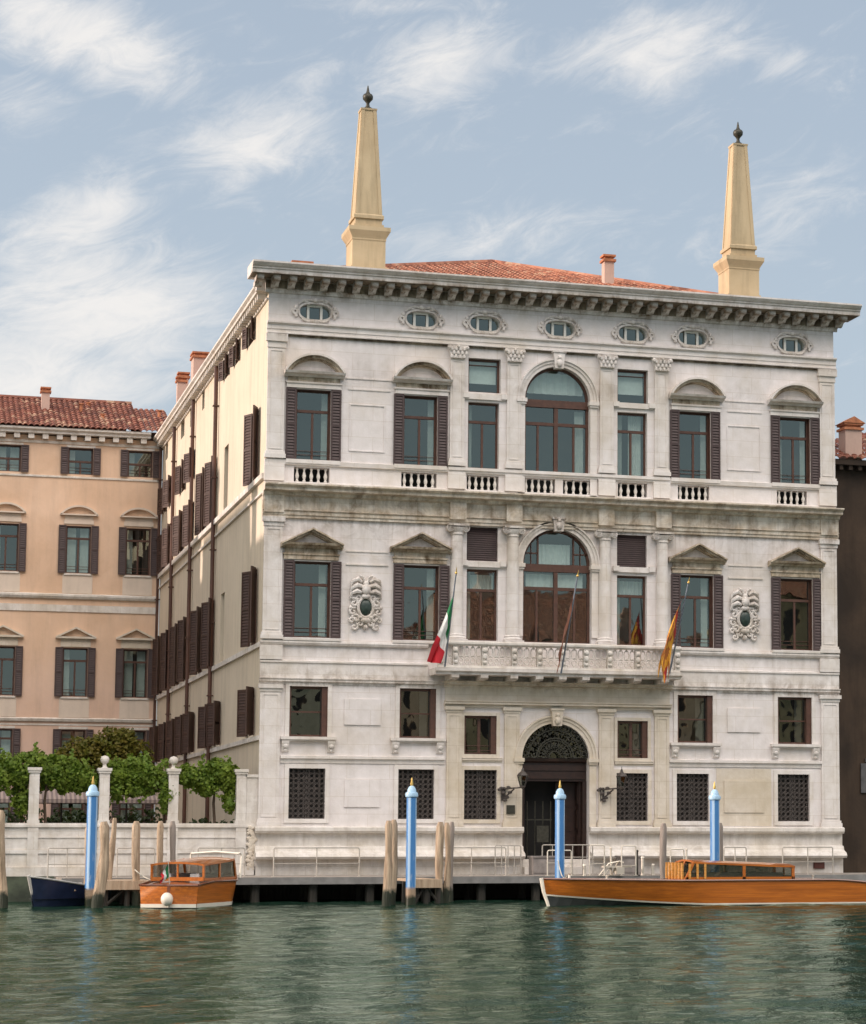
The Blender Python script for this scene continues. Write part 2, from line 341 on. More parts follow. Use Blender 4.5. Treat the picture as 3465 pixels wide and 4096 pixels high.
# ------------------------------------------------------------------ the palace
W, D, H = 22.0, 34.5, 21.9
palace = empty('palace', (0,0,0), 'white stone palace with two tall obelisks on its roof, carved arms and a flagged balcony', 'palace')
def arch_pts(x0, x1, zs, n=20):
    c = (x0+x1)/2; r = (x1-x0)/2
    return [(c+r*cos(a), zs+r*sin(a)) for a in [pi*i/n for i in range(n+1)]]
def rect(x0, x1, z0, z1): return [(x0,z0),(x1,z0),(x1,z1),(x0,z1)]
def arched(x0, x1, z0, zs): return [(x0,z0),(x1,z0)]+arch_pts(x0, x1, zs)
def oval(cx, cz, a, b, n=24): return [(cx+a*math.copysign(abs(cos(t))**.75, cos(t)), cz+b*math.copysign(abs(sin(t))**.85, sin(t))) for t in [2*pi*i/n for i in range(n)]]
def wall_with_holes(mb, x0, x1, z0, z1, holes, depth, tf):
    """a wall face with real openings; tf maps (x, depth, z) to space"""
    xs = {x0, x1}; zs = {z0, z1}; bb = []
    for h in holes:
        a = [p[0] for p in h]; c = [p[1] for p in h]; bb.append((min(a), max(a), min(c), max(c)))
        xs |= {min(a), max(a)}; zs |= {min(c), max(c)}
    xs = sorted(xs); zs = sorted(zs)
    for i in range(len(xs)-1):
        for j in range(len(zs)-1):
            cx, cz = (xs[i]+xs[i+1])/2, (zs[j]+zs[j+1])/2
            if any(b[0] < cx < b[1] and b[2] < cz < b[3] for b in bb): continue
            mb.poly([tf(xs[i],0,zs[j]), tf(xs[i+1],0,zs[j]), tf(xs[i+1],0,zs[j+1]), tf(xs[i],0,zs[j+1])])
    for h, b in zip(holes, bb):
        n = len(h)
        for i in range(n):
            p, q = h[i], h[(i+1) % n]
            mb.poly([tf(p[0],0,p[1]), tf(q[0],0,q[1]), tf(q[0],depth,q[1]), tf(p[0],depth,p[1])])
        if n > 4:
            cx, cz = (b[0]+b[1])/2, (b[2]+b[3])/2
            def out(p):
                dx, dz = p[0]-cx, p[1]-cz
                s = min((abs((b[1]-cx)/dx) if abs(dx) > 1e-9 else 1e9), (abs((b[3]-cz)/dz) if abs(dz) > 1e-9 else 1e9))
                return (cx+dx*s, cz+dz*s)
            for i in range(n):
                p, q = h[i], h[(i+1) % n]; P, Q = out(p), out(q)
                if abs(P[0]-Q[0]) > 1e-6 and abs(P[1]-Q[1]) > 1e-6:      # passes a corner
                    K = (b[1] if (P[0]+Q[0])/2 > cx else b[0], b[3] if (P[1]+Q[1])/2 > cz else b[2])
                    pts = [p, P, K, Q, q]
                else: pts = [p, P, Q, q]
                u = []
                for k in pts:
                    if not u or max(abs(k[0]-u[-1][0]), abs(k[1]-u[-1][1])) > 1e-5: u.append(k)
                if len(u) > 2 and max(abs(u[0][0]-u[-1][0]), abs(u[0][1]-u[-1][1])) < 1e-5: u.pop()
                if len(u) > 2: mb.poly([tf(k[0],0,k[1]) for k in u])
COLS = [1.69, 5.67, 16.32, 20.36]
holes = []
UP = [(c-.63, c+.63, 15.8, 18.38) for c in (1.69, 5.64, 16.28, 20.36)]
PN = [(c-.66, c+.66, 9.38, 12.12) for c in (1.75, 5.73, 16.34, 20.37)]
MZ = [(1.0,2.37,5.84,7.63),(4.98,6.33,5.84,7.63),(15.56,16.96,5.80,7.58),(19.57,20.96,5.80,7.58)]
GR = [(1.02,2.32,2.93,4.71),(4.96,6.28,2.93,4.71),(7.39,8.61,2.92,4.71),(13.17,14.39,2.88,4.64),(15.52,16.79,2.88,4.64),(19.55,20.84,2.88,4.65)]
MC = [(7.38,8.59,5.28,6.68),(13.20,14.39,5.20,6.58)]
PC = [(7.43,8.61,9.43,12.06),(13.19,14.36,9.40,12.02)]; PS = [(7.42,8.60,12.36,13.62),(13.19,14.36,12.31,13.55)]
UC = [(7.43,8.61,15.80,18.28),(13.20,14.38,15.76,18.22)]; US = [(7.43,8.66,18.65,19.93),(13.20,14.41,18.57,19.87)]
BN = [(1.02,2.31),(4.95,6.27),(7.40,8.61),(9.55,10.78),(11.08,12.23),(13.22,14.38),(15.60,16.86),(19.61,20.85)]
OC = [1.70,5.64,8.04,10.93,13.80,16.20,20.27]
for r in UP+PN+MZ+GR+MC+PC+PS+UC+US: holes.append(rect(*r))
for a, b in BN: holes.append(rect(a, b, 15.0, 15.53))
DOOR = (9.56, 12.12, .9, 5.16); PA = (9.55, 12.19, 9.42, 12.33); UA = (9.59, 12.12, 15.78, 18.52)
for d in (DOOR, PA, UA): holes.append(arched(*d))
for c in OC: holes.append(oval(c, 21.25, .57, .29))
# order matters only for shared grid lines
wl = MB()
wall_with_holes(wl, 0, W, .5, H, holes, .42, lambda x, d, z: (x, d, z))
SIDE = []   # (y0, y1, z0, z1, kind)
for a, b in ((3.4,5.0),(7.4,8.6),(10.4,11.6),(14.1,14.9),(18.1,18.9),(22.2,23.2),(25.4,26.8),(29.6,30.4),(32.2,33.2)): SIDE.append((a, b, 20.82, 21.6, 'attic'))
for a, b in ((1.9,3.2),(10.0,11.2),(13.9,15.0),(17.0,18.2)): SIDE.append((a, b, 15.3, 17.95, 'tall'))
for a, b in ((21.4,22.4),(24.8,26.2),(29.7,30.7),(32.4,33.4)): SIDE.append((a, b, 18.2, 19.5, 'low')); SIDE.append((a, b, 15.3, 17.15, 'tall'))
for a, b in ((1.6,2.9),(10.3,11.4),(13.4,14.7),(17.2,18.5),(22.0,23.1),(25.4,26.5),(28.8,29.9),(32.4,33.5)): SIDE.append((a, b, 9.25, 12.0, 'tall'))
for a, b in ((1.7,3.0),(10.8,12.0),(13.5,14.7),(19.2,20.3),(22.0,23.1),(25.5,26.6),(29.0,30.1),(32.6,33.7)): SIDE.append((a, b, 5.95, 7.65, 'low'))
ws = MB()
wall_with_holes(ws, 0, D, .5, H, [rect(*s[:4]) for s in SIDE], .3, lambda y, d, z: (d, y, z))
wl.poly([(W,0,.5),(W,D,.5),(W,D,H),(W,0,H)]); wl.poly([(0,D,.5),(W,D,.5),(W,D,H),(0,D,H)])
wl.build('front_wall', M['stone'], palace); ws.box(.0, .3, .31, D, 21.9, 22.19); ws.build('side_wall', M['cream'], palace)
it = MB()
it.poly([(1.3,1.3,.5),(W-.4,1.3,.5),(W-.4,1.3,H),(1.3,1.3,H)]); it.poly([(1.3,1.3,.5),(1.3,D-.3,.5),(1.3,D-.3,H),(1.3,1.3,H)])
for z in (5.0, 8.9, 14.9, 20.4): it.box(.43, W-.43, .43, 1.3, z, z+.12)
for z in (5.0, 8.9, 14.9, 18.0, 20.4): it.box(.31, 1.3, 1.4, D-.4, z+.02, z+.10)
it.box(W-.41, W-.1, .44, 1.3, .5, H); it.box(.36, .4, .44, 1.29, .5, H)
for x in (4.0, 6.9, 9.1, 12.7, 15.0, 18.3): it.box(x, x+.1, .43, 1.29, .5, H-.1)
it.build('interior_wall', M['interior'], palace)

# plinth, strings, cornices
def prof_x(mb, x0, x1, prof): mb.prism(prof, 'x', x0, x1)
def cornice_prof(z0, z1, proj, y=0):
    h = z1-z0
    return [(y, z0), (y-proj*.25, z0), (y-proj*.3, z0+h*.25), (y-proj*.8, z0+h*.42), (y-proj*.8, z0+h*.68), (y-proj, z0+h*.85), (y-proj, z1), (y, z1)]
for a, b in ((-.16, 9.58), (12.1, 22.16)):
    p = MB(); e = .16
    prof_x(p, a, b, [(0,.5),(-.10,.5),(-.10,1.49),(-.46,1.51),(-.52,1.59),(-.46,1.69),(-.22,1.80),(-.17,1.95),(-.04,1.97),(-.04,2.41),(-.24,2.43),(-.29,2.50),(-.29,2.62),(-.20,2.655),(0,2.66)])
    p.build('plinth', M['stone_plain'], palace)
st = MB()
for a, b in ((.70,6.64),(15.22,21.32)):
    prof_x(st, a, b, [(0,4.90),(-.04,4.90),(-.05,5.03),(-.12,5.06),(-.12,5.15),(0,5.17)])
prof_x(st, -.1, 6.6, cornice_prof(7.70, 7.92, .16)); prof_x(st, 15.3, 22.1, cornice_prof(7.70, 7.92, .16))
for a, b in ((-.08,6.0),(15.4,22.08)):
    prof_x(st, a, b, [(0,7.92),(-.07,7.92),(-.07,8.44),(-.12,8.47),(-.12,8.53),(0,8.56)])
    prof_x(st, a, b, [(0,9.08),(-.10,9.10),(-.14,9.18),(-.12,9.26),(0,9.27)])
prof_x(st, -.05, 22.05, [(0,15.60),(-.08,15.60),(-.10,15.76),(0,15.79)]); prof_x(st, -.04, 22.04, [(0,14.84),(-.06,14.84),(-.06,14.97),(0,14.99)])
prof_x(st, -.05, 22.07, [(0,20.36),(-.15,20.36),(-.15,20.40),(-.07,20.42),(-.07,20.52),(-.10,20.53),(-.10,20.68),(-.19,20.74),(-.19,20.80),(0,20.82)])
st.build('string_course', M['stone_trim'], palace)
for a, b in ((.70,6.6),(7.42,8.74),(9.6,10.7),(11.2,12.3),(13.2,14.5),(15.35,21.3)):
    p = MB(); p.box(a, b, -.05, 0, 20.285, 20.357); p.build('stained_fillet', M['soot'], palace)  # dark strip paints the recess shadow beneath the string course
en = MB()
prof_x(en, -.1, 22.1, [(0,13.66),(-.10,13.66),(-.10,13.76),(-.14,13.77),(-.14,13.88),(-.20,13.93),(-.12,13.96),(-.12,14.42),(-.26,14.47),(-.28,14.56),(-.58,14.60),(-.58,14.70),(-.72,14.78),(-.72,14.83),(0,14.86)])
for x in (7.03, 9.15, 12.70, 14.95): en.box(x-.30, x+.30, -.30, -.05, 13.84, 14.455)
for x in (0.3, 21.7): en.box(x-.36, x+.36, -.20, -.05, 13.84, 14.45)
en.build('entablature', M['stone_mix'], palace)
cz = MB()
prof_x(cz, -.74, 22.74, [(0.3,22.36),(-.95,22.36),(-.95,22.50),(-1.00,22.52),(-1.00,22.57),(-1.06,22.60),(-1.16,22.70),(-1.16,22.76),(0.3,22.80)])
prof_x(cz, -.14, 22.14, [(0,21.86),(-.07,21.86),(-.10,21.97),(-.14,21.98),(-.14,22.36),(0,22.36)])
cz.build('cornice', M['stone_trim'], palace)
cf = MB(); cf.box(-.13, 22.13, -.15, -.141, 22.0, 22.30); cf.box(-.7, 22.7, -.94, -.15, 22.345, 22.358); cf.build('coffer_band', M['soot'], palace)  # dark sheets deepen the coffers: soot plus shade put into the colour
md = MB(); md.prism([(-.13,22.00),(-.26,22.03),(-.40,22.14),(-.72,22.17),(-.78,22.24),(-.78,22.343),(-.151,22.343)], 'x', -.13, .13); md_me = md.mesh('modillion', M['stone_trim'])
k = -.42
while k < 22.45: inst('modillion', md_me, palace, (k, 0, 0)); k += .594
sc = MB()
sc.prism([(0,21.90),(-.40,21.90),(-.40,22.0),(-.50,22.06),(-.50,22.14),(0,22.20)], 'y', .31, D)
sc.prism([(0,21.61),(-.07,21.61),(-.09,21.67),(0,21.68)], 'y', .02, D)
y = .5
while y < D-.2: sc.box(-.33, -.002, y, y+.2, 21.69, 21.898); y += .46
sc.box(-.46, -.003, .31, .75, 22.145, 22.352); sc.box(-.44, -.003, .004, .309, 21.92, 22.343); sc.build('side_eave', M['stone_plain'], palace)
ss = MB()
for z0, z1, p in ((15.06,15.26,.14),(9.02,9.20,.10),(5.70,5.86,.10)): ss.box(-p, 0, .02, D, z0, z1)
ss.box(-.09, 0, .02, D, 14.55, 14.62)
ss.build('side_string_course', M['stone_plain'], palace)

# pilasters and columns
def pilaster(x0, x1, z0, z1, zc, y=-.09, cap='plain', base=True, panel=True, m='stone_trim'):
    p = MB(); p.box(x0, x1, y, 0, z0, zc)
    if panel:
        a, b, c, d = x0+.08, x1-.08, z0+.35, zc-.12
        for q in ((a,a+.03,c,d),(b-.03,b,c,d),(a,b,c-.03,c),(a,b,d,d+.03)): p.box(q[0], q[1], y-.022, y, q[2], q[3])
    if base:
        p.box(x0-.07, x1+.07, y-.08, 0, z0-.01, z0+.14); p.box(x0-.04, x1+.04, y-.045, 0, z0+.14, z0+.24)
    if cap == 'plain':
        p.box(x0-.03, x1+.03, y-.03, 0, zc, zc+(z1-zc)*.45); p.box(x0-.08, x1+.08, y-.09, 0, zc+(z1-zc)*.45, z1)
    elif cap == 'leaf':
        p.prism([(x0,zc),(x1,zc),(x1+.02,zc+.15),(x1+.11,z1-.08),(x1+.11,z1),(x0-.11,z1),(x0-.11,z1-.08),(x0-.02,zc+.15)], 'y', y-.09, 0)
        random.seed(int(x0*100))
        for i in range(3):
            for j in range(4):
                p.ball((x0+.02+(x1-x0-.04)*(j+(.5 if i == 1 else .0))/3.2, y-.10-.02*i, zc+.06+i*.14), .065, 6, 4, (1,.7,1.25))
        for s in (x0-.06, x1+.06): p.ball((s, y-.10, z1-.10), .085, 8, 5)
        p.ball(((x0+x1)/2, y-.13, z1-.06), .07, 6, 4)
    p.build('pilaster', M[m], palace, 30)
for a, b in ((0.0,.62),(21.38,22.0)):
    pilaster(a, b, 15.82, 20.34, 19.84, -.08); pilaster(a-.02, b+.02, 9.30, 13.68, 13.35, -.10)
    pilaster(a-.05, b+.05, 2.67, 7.68, 7.42, -.09)
    p = MB(); p.box(a-.10, b+.08, -.14, 0, 8.56, 9.08); p.build('pedestal', M['stone_trim'], palace); p = MB(); p.box(a-.06, b+.04, -.12, 0, 14.99, 15.60); p.build('pedestal', M['stone_trim'], palace)
CX = (7.00, 9.16, 12.76, 14.93)
for x in CX:
    pilaster(x-.27, x+.27, 15.85, 20.34, 19.85, -.10, 'leaf')
    p = MB(); p.box(x-.33, x+.33, -.13, 0, 14.99, 15.60); p.build('pedestal', M['stone_trim'], palace)
    pilaster(x-.28, x+.28, 2.67, 7.0, 6.78, -.10, m='stone_tan', panel=True)
for x in (7.04, 9.15, 12.70, 14.95):
    p = MB(); ym = -.06
    prof = [(.25,9.62),(.245,10.6),(.235,11.8),(.215,13.28)]
    p.lathe(x, ym, prof, 16)
    p.lathe(x, ym, [(.33,9.44),(.35,9.50),(.30,9.55),(.29,9.58),(.31,9.60),(.27,9.64)], 16)
    p.box(x-.36, x+.36, -.42, 0, 9.34, 9.44)
    p.lathe(x, ym, [(.22,13.26),(.25,13.30),(.24,13.36),(.30,13.46),(.33,13.55)], 16)
    for s in (-1, 1):
        p.lathe(x, ym, [(.01,13.4),(.01,13.41)], 4)
        for q in range(3): p.arc(x+s*.29, 13.52, .02+.045*q, .05+.045*q, 0, 2*pi, 10, -.34+.02*q, -.02)
    p.box(x-.38, x+.38, -.36, 0, 13.60, 13.67)
    p.build('column', M['stone_trim'], palace, 35)

# pediments
def pediment(cx, zb, kind, m='stone_trim'):
    p = MB(); h = 1.10
    p.box(cx-.99, cx+.99, -.09, 0, zb, zb+.16); p.box(cx-1.02, cx+1.02, -.13, 0, zb+.16, zb+.22)
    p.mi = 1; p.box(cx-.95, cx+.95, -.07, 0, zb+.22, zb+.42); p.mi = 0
    p.prism([(0,zb+.40),(-.14,zb+.40),(-.20,zb+.46),(-.34,zb+.50),(-.38,zb+.58),(0,zb+.60)], 'x', cx-1.10, cx+1.10)
    if kind == 'arc':
        rise = .66; R = (h*h+rise*rise)/(2*rise); zc = zb+.58+rise-R; a = math.asin(h/R)
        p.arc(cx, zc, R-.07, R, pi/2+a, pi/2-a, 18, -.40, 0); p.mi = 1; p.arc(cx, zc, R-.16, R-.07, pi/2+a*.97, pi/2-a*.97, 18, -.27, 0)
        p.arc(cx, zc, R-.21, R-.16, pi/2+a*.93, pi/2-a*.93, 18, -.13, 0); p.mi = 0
    else:
        rise = .56; O = [(cx-1.12,zb+.56),(cx,zb+.56+rise),(cx+1.12,zb+.56)]
        sh = lambda d: [(x, z-d) for x, z in O]
        p.strip(sh(.06), O, -.42, 0); p.strip(sh(.14), sh(.06), -.31, 0); p.strip(sh(.19), sh(.14), -.18, 0)
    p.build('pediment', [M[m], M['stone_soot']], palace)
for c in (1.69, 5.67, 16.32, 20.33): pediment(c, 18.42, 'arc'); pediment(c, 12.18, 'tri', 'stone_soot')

# sills, brackets, panels
for c in (1.74, 5.72, 16.34, 20.37): p = MB(); p.box(c-1.05, c+1.05, -.16, 0, 9.26, 9.36); p.build('sill', M['stone_trim'], palace)
for c in (1.69, 5.64, 16.28, 20.36): p = MB(); p.box(c-.98, c+.98, -.12, 0, 15.66, 15.80); p.build('sill', M['stone_trim'], palace)
p = MB(); p.box(6.68, 15.25, -.14, 0, 15.68, 15.79); p.build('long_sill', M['stone_trim'], palace)
for a, b in ((7.24,8.86),(13.04,14.62)):
    for z, d in ((12.13, .10), (18.37, .08)):
        p = MB(); p.box(a, b, -d, .3, z, z+.20); p.box(a-.03, a+.20, -d-.05, 0, z+.04, z+.23); p.box(b-.20, b+.03, -d-.05, 0, z+.04, z+.23); p.build('transom_shelf', M['stone_trim'], palace)
for r in MZ:
    c = (r[0]+r[1])/2; z = r[2]; p = MB()
    p.box(c-1.0, c+1.0, -.20, 0, z-.11, z-.01); p.box(c-.95, c+.95, -.14, 0, z-.16, z-.11)
    for s in (-.82, .82):
        p.prism([(0,z-.56),(-.07,z-.54),(-.10,z-.42),(-.18,z-.28),(-.19,z-.165),(0,z-.165)], 'x', c+s-.13, c+s+.13)
        p.ball((c+s, -.14, z-.33), .09, 8, 5, (1.1,.7,1)); p.ball((c+s, -.09, z-.50), .06, 6, 4)
    p.build('bracketed_sill', M['stone_trim'], palace, 35)
def frame_of(p, r, t, y=-.05, sill=True):
    x0, x1, z0, z1 = r
    p.box(x0-t, x0, y, 0, z0-(t if sill else 0), z1+t); p.box(x1, x1+t, y, 0, z0-(t if sill else 0), z1+t); p.box(x0, x1, y, 0, z1, z1+t)
    if sill: p.box(x0, x1, y, 0, z0-t, z0)
for r in GR[:2]+GR[4:]+MZ: p = MB(); frame_of(p, r, .15, -.05, r in GR); p.build('window_surround', M['stone_trim'], palace)
for r in UP+PN: p = MB(); frame_of(p, r, .035, -.03, False); p.build('window_surround', M['stone_trim'], palace)
for r in (GR[2], GR[3]): p = MB(); frame_of(p, r, .14, -.05); p.build('window_surround', M['stone_tan'], palace)
for r in MC: p = MB(); frame_of(p, r, .12, -.05); p.build('window_surround', M['stone_tan'], palace)
for a, b, z in ((7.30,8.80,4.99),(13.10,14.60,4.92)): p = MB(); prof_x(p, a, b, cornice_prof(z, z+.17, .10)); p.build('small_cornice', M['stone_tan'], palace)
for x0, x1, z0, z1, t, m in ((2.97,4.29,6.28,7.21,0,'stone'),(3.02,4.29,3.35,4.33,0,'stone'),(17.54,18.87,6.22,7.12,0,'stone'),(17.40,19.0,3.2,4.4,0,'stone_tan')):
    p = MB(); p.box(x0, x1, -.045, 0, z0, z1); p.build('wall_panel', M[m], palace)
for x0, x1 in ((3.0,4.32),(17.58,18.94)):
    p = MB()
    for a, b, c, d in ((x0,x1,17.90,17.94),(x0,x1,16.20,16.24),(x0,x0+.04,16.24,17.90),(x1-.04,x1,16.24,17.90)): p.box(a, b, -.03, 0, c, d)
    p.build('moulded_panel', M['stone'], palace)
for a, b in ((2.95,4.5),(17.6,19.0)):
    for a_, b_, z, d in ((a, b, 12.04, .04), (a, b, 12.52, .03), (a, b, 18.46, .03), (a-.1, b+.1, 18.86, .03)):
        p = MB(); p.box(a_, b_, -d, 0, z, z+.045); p.build('wall_fillet', M['stone_trim'], palace)
# tan damp patch of rough stone low on the right
p = MB(); p.box(17.1, 19.3, -.012, 0, 2.70, 4.85); p.build('rough_stone_patch', M['stone_tan'], palace)

# portal: pilaster entablature and arch mouldings
p = MB()
prof_x(p, 6.62, 15.28, cornice_prof(7.0, 7.22, .26)); p.box(6.66, 15.24, -.06, 0, 7.22, 7.70); prof_x(p, 6.6, 15.3, cornice_prof(7.70, 7.93, .34))
p.box(6.62, 9.50, -.14, 0, 6.99, 7.0); p.box(12.42, 15.28, -.14, 0, 6.99, 7.0)
p.build('portal_entablature', M['stone_tan'], palace)
def archivolt(x0, x1, zs, m, key, w=.30):
    p = MB(); c = (x0+x1)/2; r = (x1-x0)/2
    p.arc(c, zs, r, r+w*.45, 0, pi, 28, -.05, .02); p.arc(c, zs, r+w*.45, r+w*.8, 0, pi, 28, -.09, .02); p.arc(c, zs, r+w*.8, r+w, 0, pi, 28, -.14, .02)
    for s in (-1, 1):
        a, b = sorted((c+s*(r-.06), c+s*(r+w+.03)))
        p.box(a, b, -.16, .1, zs-.14, zs+.0); p.box(a+.03, b-.03, -.12, .1, zs-.22, zs-.14)
        a, b = sorted((c+s*r, c+s*(r+w-.04))); p.box(a, b, -.06, .0, zs-3.6 if key > 15 else zs-2.5 if key < 8 else zs-2.7, zs-.22)
    p.build('archivolt', M[m], palace, 35)
    q = MB(); zt = zs+r
    q.prism([(c-.16,zt-.10),(c+.16,zt-.10),(c+.23,key),(c-.23,key)], 'y', -.26, .02)
    q.ball((c, -.28, zt+.10), .12, 8, 6, (1,.7,1.3)); q.ball((c, -.27, zt+.30), .09, 8, 5); q.box(c-.26, c+.26, -.30, 0, key-.07, key)
    q.build('keystone', M[m], palace, 40)
archivolt(*DOOR[:2], DOOR[3], 'stone_tan', 6.98, .30); archivolt(*PA[:2], PA[3], 'stone_trim', 14.07, .30); archivolt(*UA[:2], UA[3], 'stone_trim', 20.36, .30)

# balusters under the top windows
bal = MB(); bal.lathe(0, 0, [(.055,0),(.055,.05),(.035,.08),(.06,.16),(.072,.22),(.045,.32),(.03,.40),(.05,.45),(.05,.50)], 8); bal_me = bal.mesh('baluster', M['stone_plain'], 40)
for a, b in BN:
    n = 5 if b-a > 1.2 else 4
    for i in range(n): inst('baluster', bal_me, palace, (a+(b-a)*(i+.5)/n, .10, 15.01))

# oval attic windows
def oculus(cx):
    p = MB(); o = oval(0, 0, .57, .29, 28); O = oval(0, 0, .64, .36, 28)
    p.strip(o+[o[0]], O+[O[0]], -.07, .0)
    for s in (-1, 1):
        p.arc(s*.74, -.02, .04, .13, 0, 2*pi, 10, -.09, 0); p.ball((s*.70,-.06,.14), .08, 6, 4); p.ball((s*.70,-.06,-.18), .07, 6, 4); p.ball((s*.36,-.06,.36), .09, 6, 4, (1.4,.7,.7))
        p.tube([(s*.1,-.07,.42),(s*.3,-.08,.44),(s*.5,-.07,.36),(s*.62,-.06,.24)], [.05,.06,.05,.03], 6)
        p.tube([(s*.1,-.07,-.36),(s*.3,-.07,-.38),(s*.5,-.07,-.30)], [.05,.05,.03], 6)
    p.ball((0,-.08,.42), .12, 8, 5, (1.2,.8,.8)); p.ball((0,-.07,-.38), .12, 8, 5, (1.3,.8,.8)); p.ball((0,-.07,-.50), .06, 6, 4)
    o1 = p.build('oval_window', M['stone_trim'], palace, 40, (cx, 0, 21.25))
    f = MB()
    for s in (-.24, .24): f.box(s-.045, s+.045, .12, .18, -.285, .285)
    f.box(-.24, .24, .13, .17, -.29, -.24); f.box(-.24, .24, .13, .17, .20, .28)
    f.build('frame', M['white_frame'], o1)
    g_ = MB(); g_.poly([(x, .2, z) for x, z in oval(0, 0, .57, .29, 24)]); g_.build('pane', M['glass'], o1)
for c in OC: oculus(c)

# ---- windows: cached meshes, copied per opening
cache = {}
def cached(key, fn, mats, smooth=0):
    if key not in cache: cache[key] = fn().mesh(key[0], mats, smooth)
    return cache[key]
def shutter_mb(w, h, solid=False):
    p = MB(); t = .05
    p.box(0, .06, -t, 0, 0, h); p.box(w-.06, w, -t, 0, 0, h)
    for z in (0, h*.5-.05, h-.08): p.box(.06, w-.06, -t, 0, z, z+.08)
    for a, b in ((.08, h*.5-.05), (h*.5+.03, h-.08)):
        n = max(3, int((b-a)/.105))
        for i in range(n):
            z = a+(b-a)*i/n; d = (b-a)/n
            p.add([(.06,-.012,z+d*.98),(w-.06,-.012,z+d*.98),(w-.06,-.046,z+.01),(.06,-.046,z+.01),(.06,-.006,z+.01),(w-.06,-.006,z+.01)], [(0,1,2,3),(3,2,5,4)])
    p.box(.06, w-.06, -.005, 0, .08, h-.08)
    return p
def french_mb(w, h, split=.72, mull=True, t=.075, midw=.10, lining=False):
    p = MB(); x = w/2; y0, y1 = .20, .27
    p.box(-x, -x+t, y0, y1, 0, h); p.box(x-t, x, y0, y1, 0, h); p.box(-x+t, x-t, y0, y1, h-t, h); p.box(-x+t, x-t, y0, y1, 0, .06)
    p.box(-x+t, x-t, y0-.02, y1, split*h-midw/2, split*h+midw/2)
    if mull: p.box(-.04, .04, y0+.002, y1, .06, split*h-midw/2)
    if lining:
        p.box(-x+.002, -x+.03, .02, y0, 0, h-.005); p.box(x-.03, x-.002, .02, y0, 0, h-.005); p.box(-x+.03, x-.03, .02, y0, h-.035, h-.005)
        for z in (.20, .34): p.tube([(-x+.03,.12,z),(x-.03,.12,z)], .011, 4)
    return p
def curtain_mb(w, h):
    p = MB(); n = 14
    for i in range(n):
        xa, xb = -w/2+w*i/n, -w/2+w*(i+1)/n; ya, yb = .05*(i % 2), .05*((i+1) % 2)
        p.poly([(xa,ya,0),(xb,yb,0),(xb,yb,h),(xa,ya,h)])
    return p
def pane_mb(w, h):
    p = MB(); p.poly([(-w/2,.235,0),(w/2,.235,0),(w/2,.235,h),(-w/2,.235,h)]); return p
def window(parent, loc, w, h, rz=0, split=.72, sh=None, sh_m='shutter', mull=True, curt=None, gl='glass', wood='wood', ajar=0):
    o = inst('window', cached(('window', w, h, split, mull, wood, bool(sh)), lambda: french_mb(w, h, split, mull, lining=bool(sh)), M[wood]), parent, loc, (0,0,rz))
    inst('pane', cached(('pane', w, h, gl), lambda: pane_mb(w-.1, h-.08), M[gl]), o, (0,0,.04))
    if sh:
        me = cached(('shutter', sh, h, sh_m), lambda: shutter_mb(sh, h+.03), M[sh_m])
        a = ajar
        inst('shutter', me, o, (-w/2-.005-sh*cos(a), -.035-sh*sin(a), -.01), (0,0,a)); inst('shutter', me, o, (w/2+.005, -.035, -.01), (0,0,-a))
    for cw, cx in (curt or []):
        inst('curtain', cached(('curtain', cw, h), lambda: curtain_mb(cw, h-.15), M['curtain']), o, (cx, .38, .08))
    return o
R = random.Random(11)
for i, r in enumerate(UP):
    window(palace, ((r[0]+r[1])/2, 0, r[2]), r[1]-r[0], r[3]-r[2], sh=.37, split=.70, curt=[(.22, .46)] if i < 3 else [(.2,.45),(.2,-.5)])
for i, r in enumerate(PN):
    window(palace, ((r[0]+r[1])/2, 0, r[2]), r[1]-r[0], r[3]-r[2], sh=.37, split=.70, curt=[(.26,.42)] if i < 3 else None)
for i, (r, q) in enumerate(zip(UC+PC, US+PS)):
    o = window(palace, ((r[0]+r[1])/2, .02, r[2]), r[1]-r[0], r[3]-r[2], split=.71, curt=[(.2,-.46)] if i != 1 else [(.5,.2),(.2,-.4)])
    x = (q[0]+q[1])/2; w_, h_ = q[1]-q[0], q[3]-q[2]
    if i < 2:
        o = inst('upper_light', cached(('upper_light', w_, h_), lambda: french_mb(w_, h_, .82, False, .08, .03), M['wood']), palace, (x, .02, q[2]))
        inst('pane', cached(('pane', w_, h_), lambda: pane_mb(w_-.1, h_-.1), M['glass']), o, (0,0,.05))
        p = MB(); p.box(-w_/2+.1, w_/2-.1, .34, .35, h_*.30, h_-.05); p.build('blind', M['curtain'], o)
    else:
        p = MB(); n = 16
        for k in range(n):
            z = h_*k/n; p.add([(-w_/2,.16,z+h_/n),(w_/2,.16,z+h_/n),(w_/2,.115,z),(-w_/2,.115,z),(-w_/2,.16,z),(w_/2,.16,z)], [(0,1,2,3),(3,2,5,4)])
        p.box(-w_/2, w_/2, .163, .19, 0, h_)
        p.build('roller_shutter', M['shutter'], palace, 0, (x, 0, q[2]))
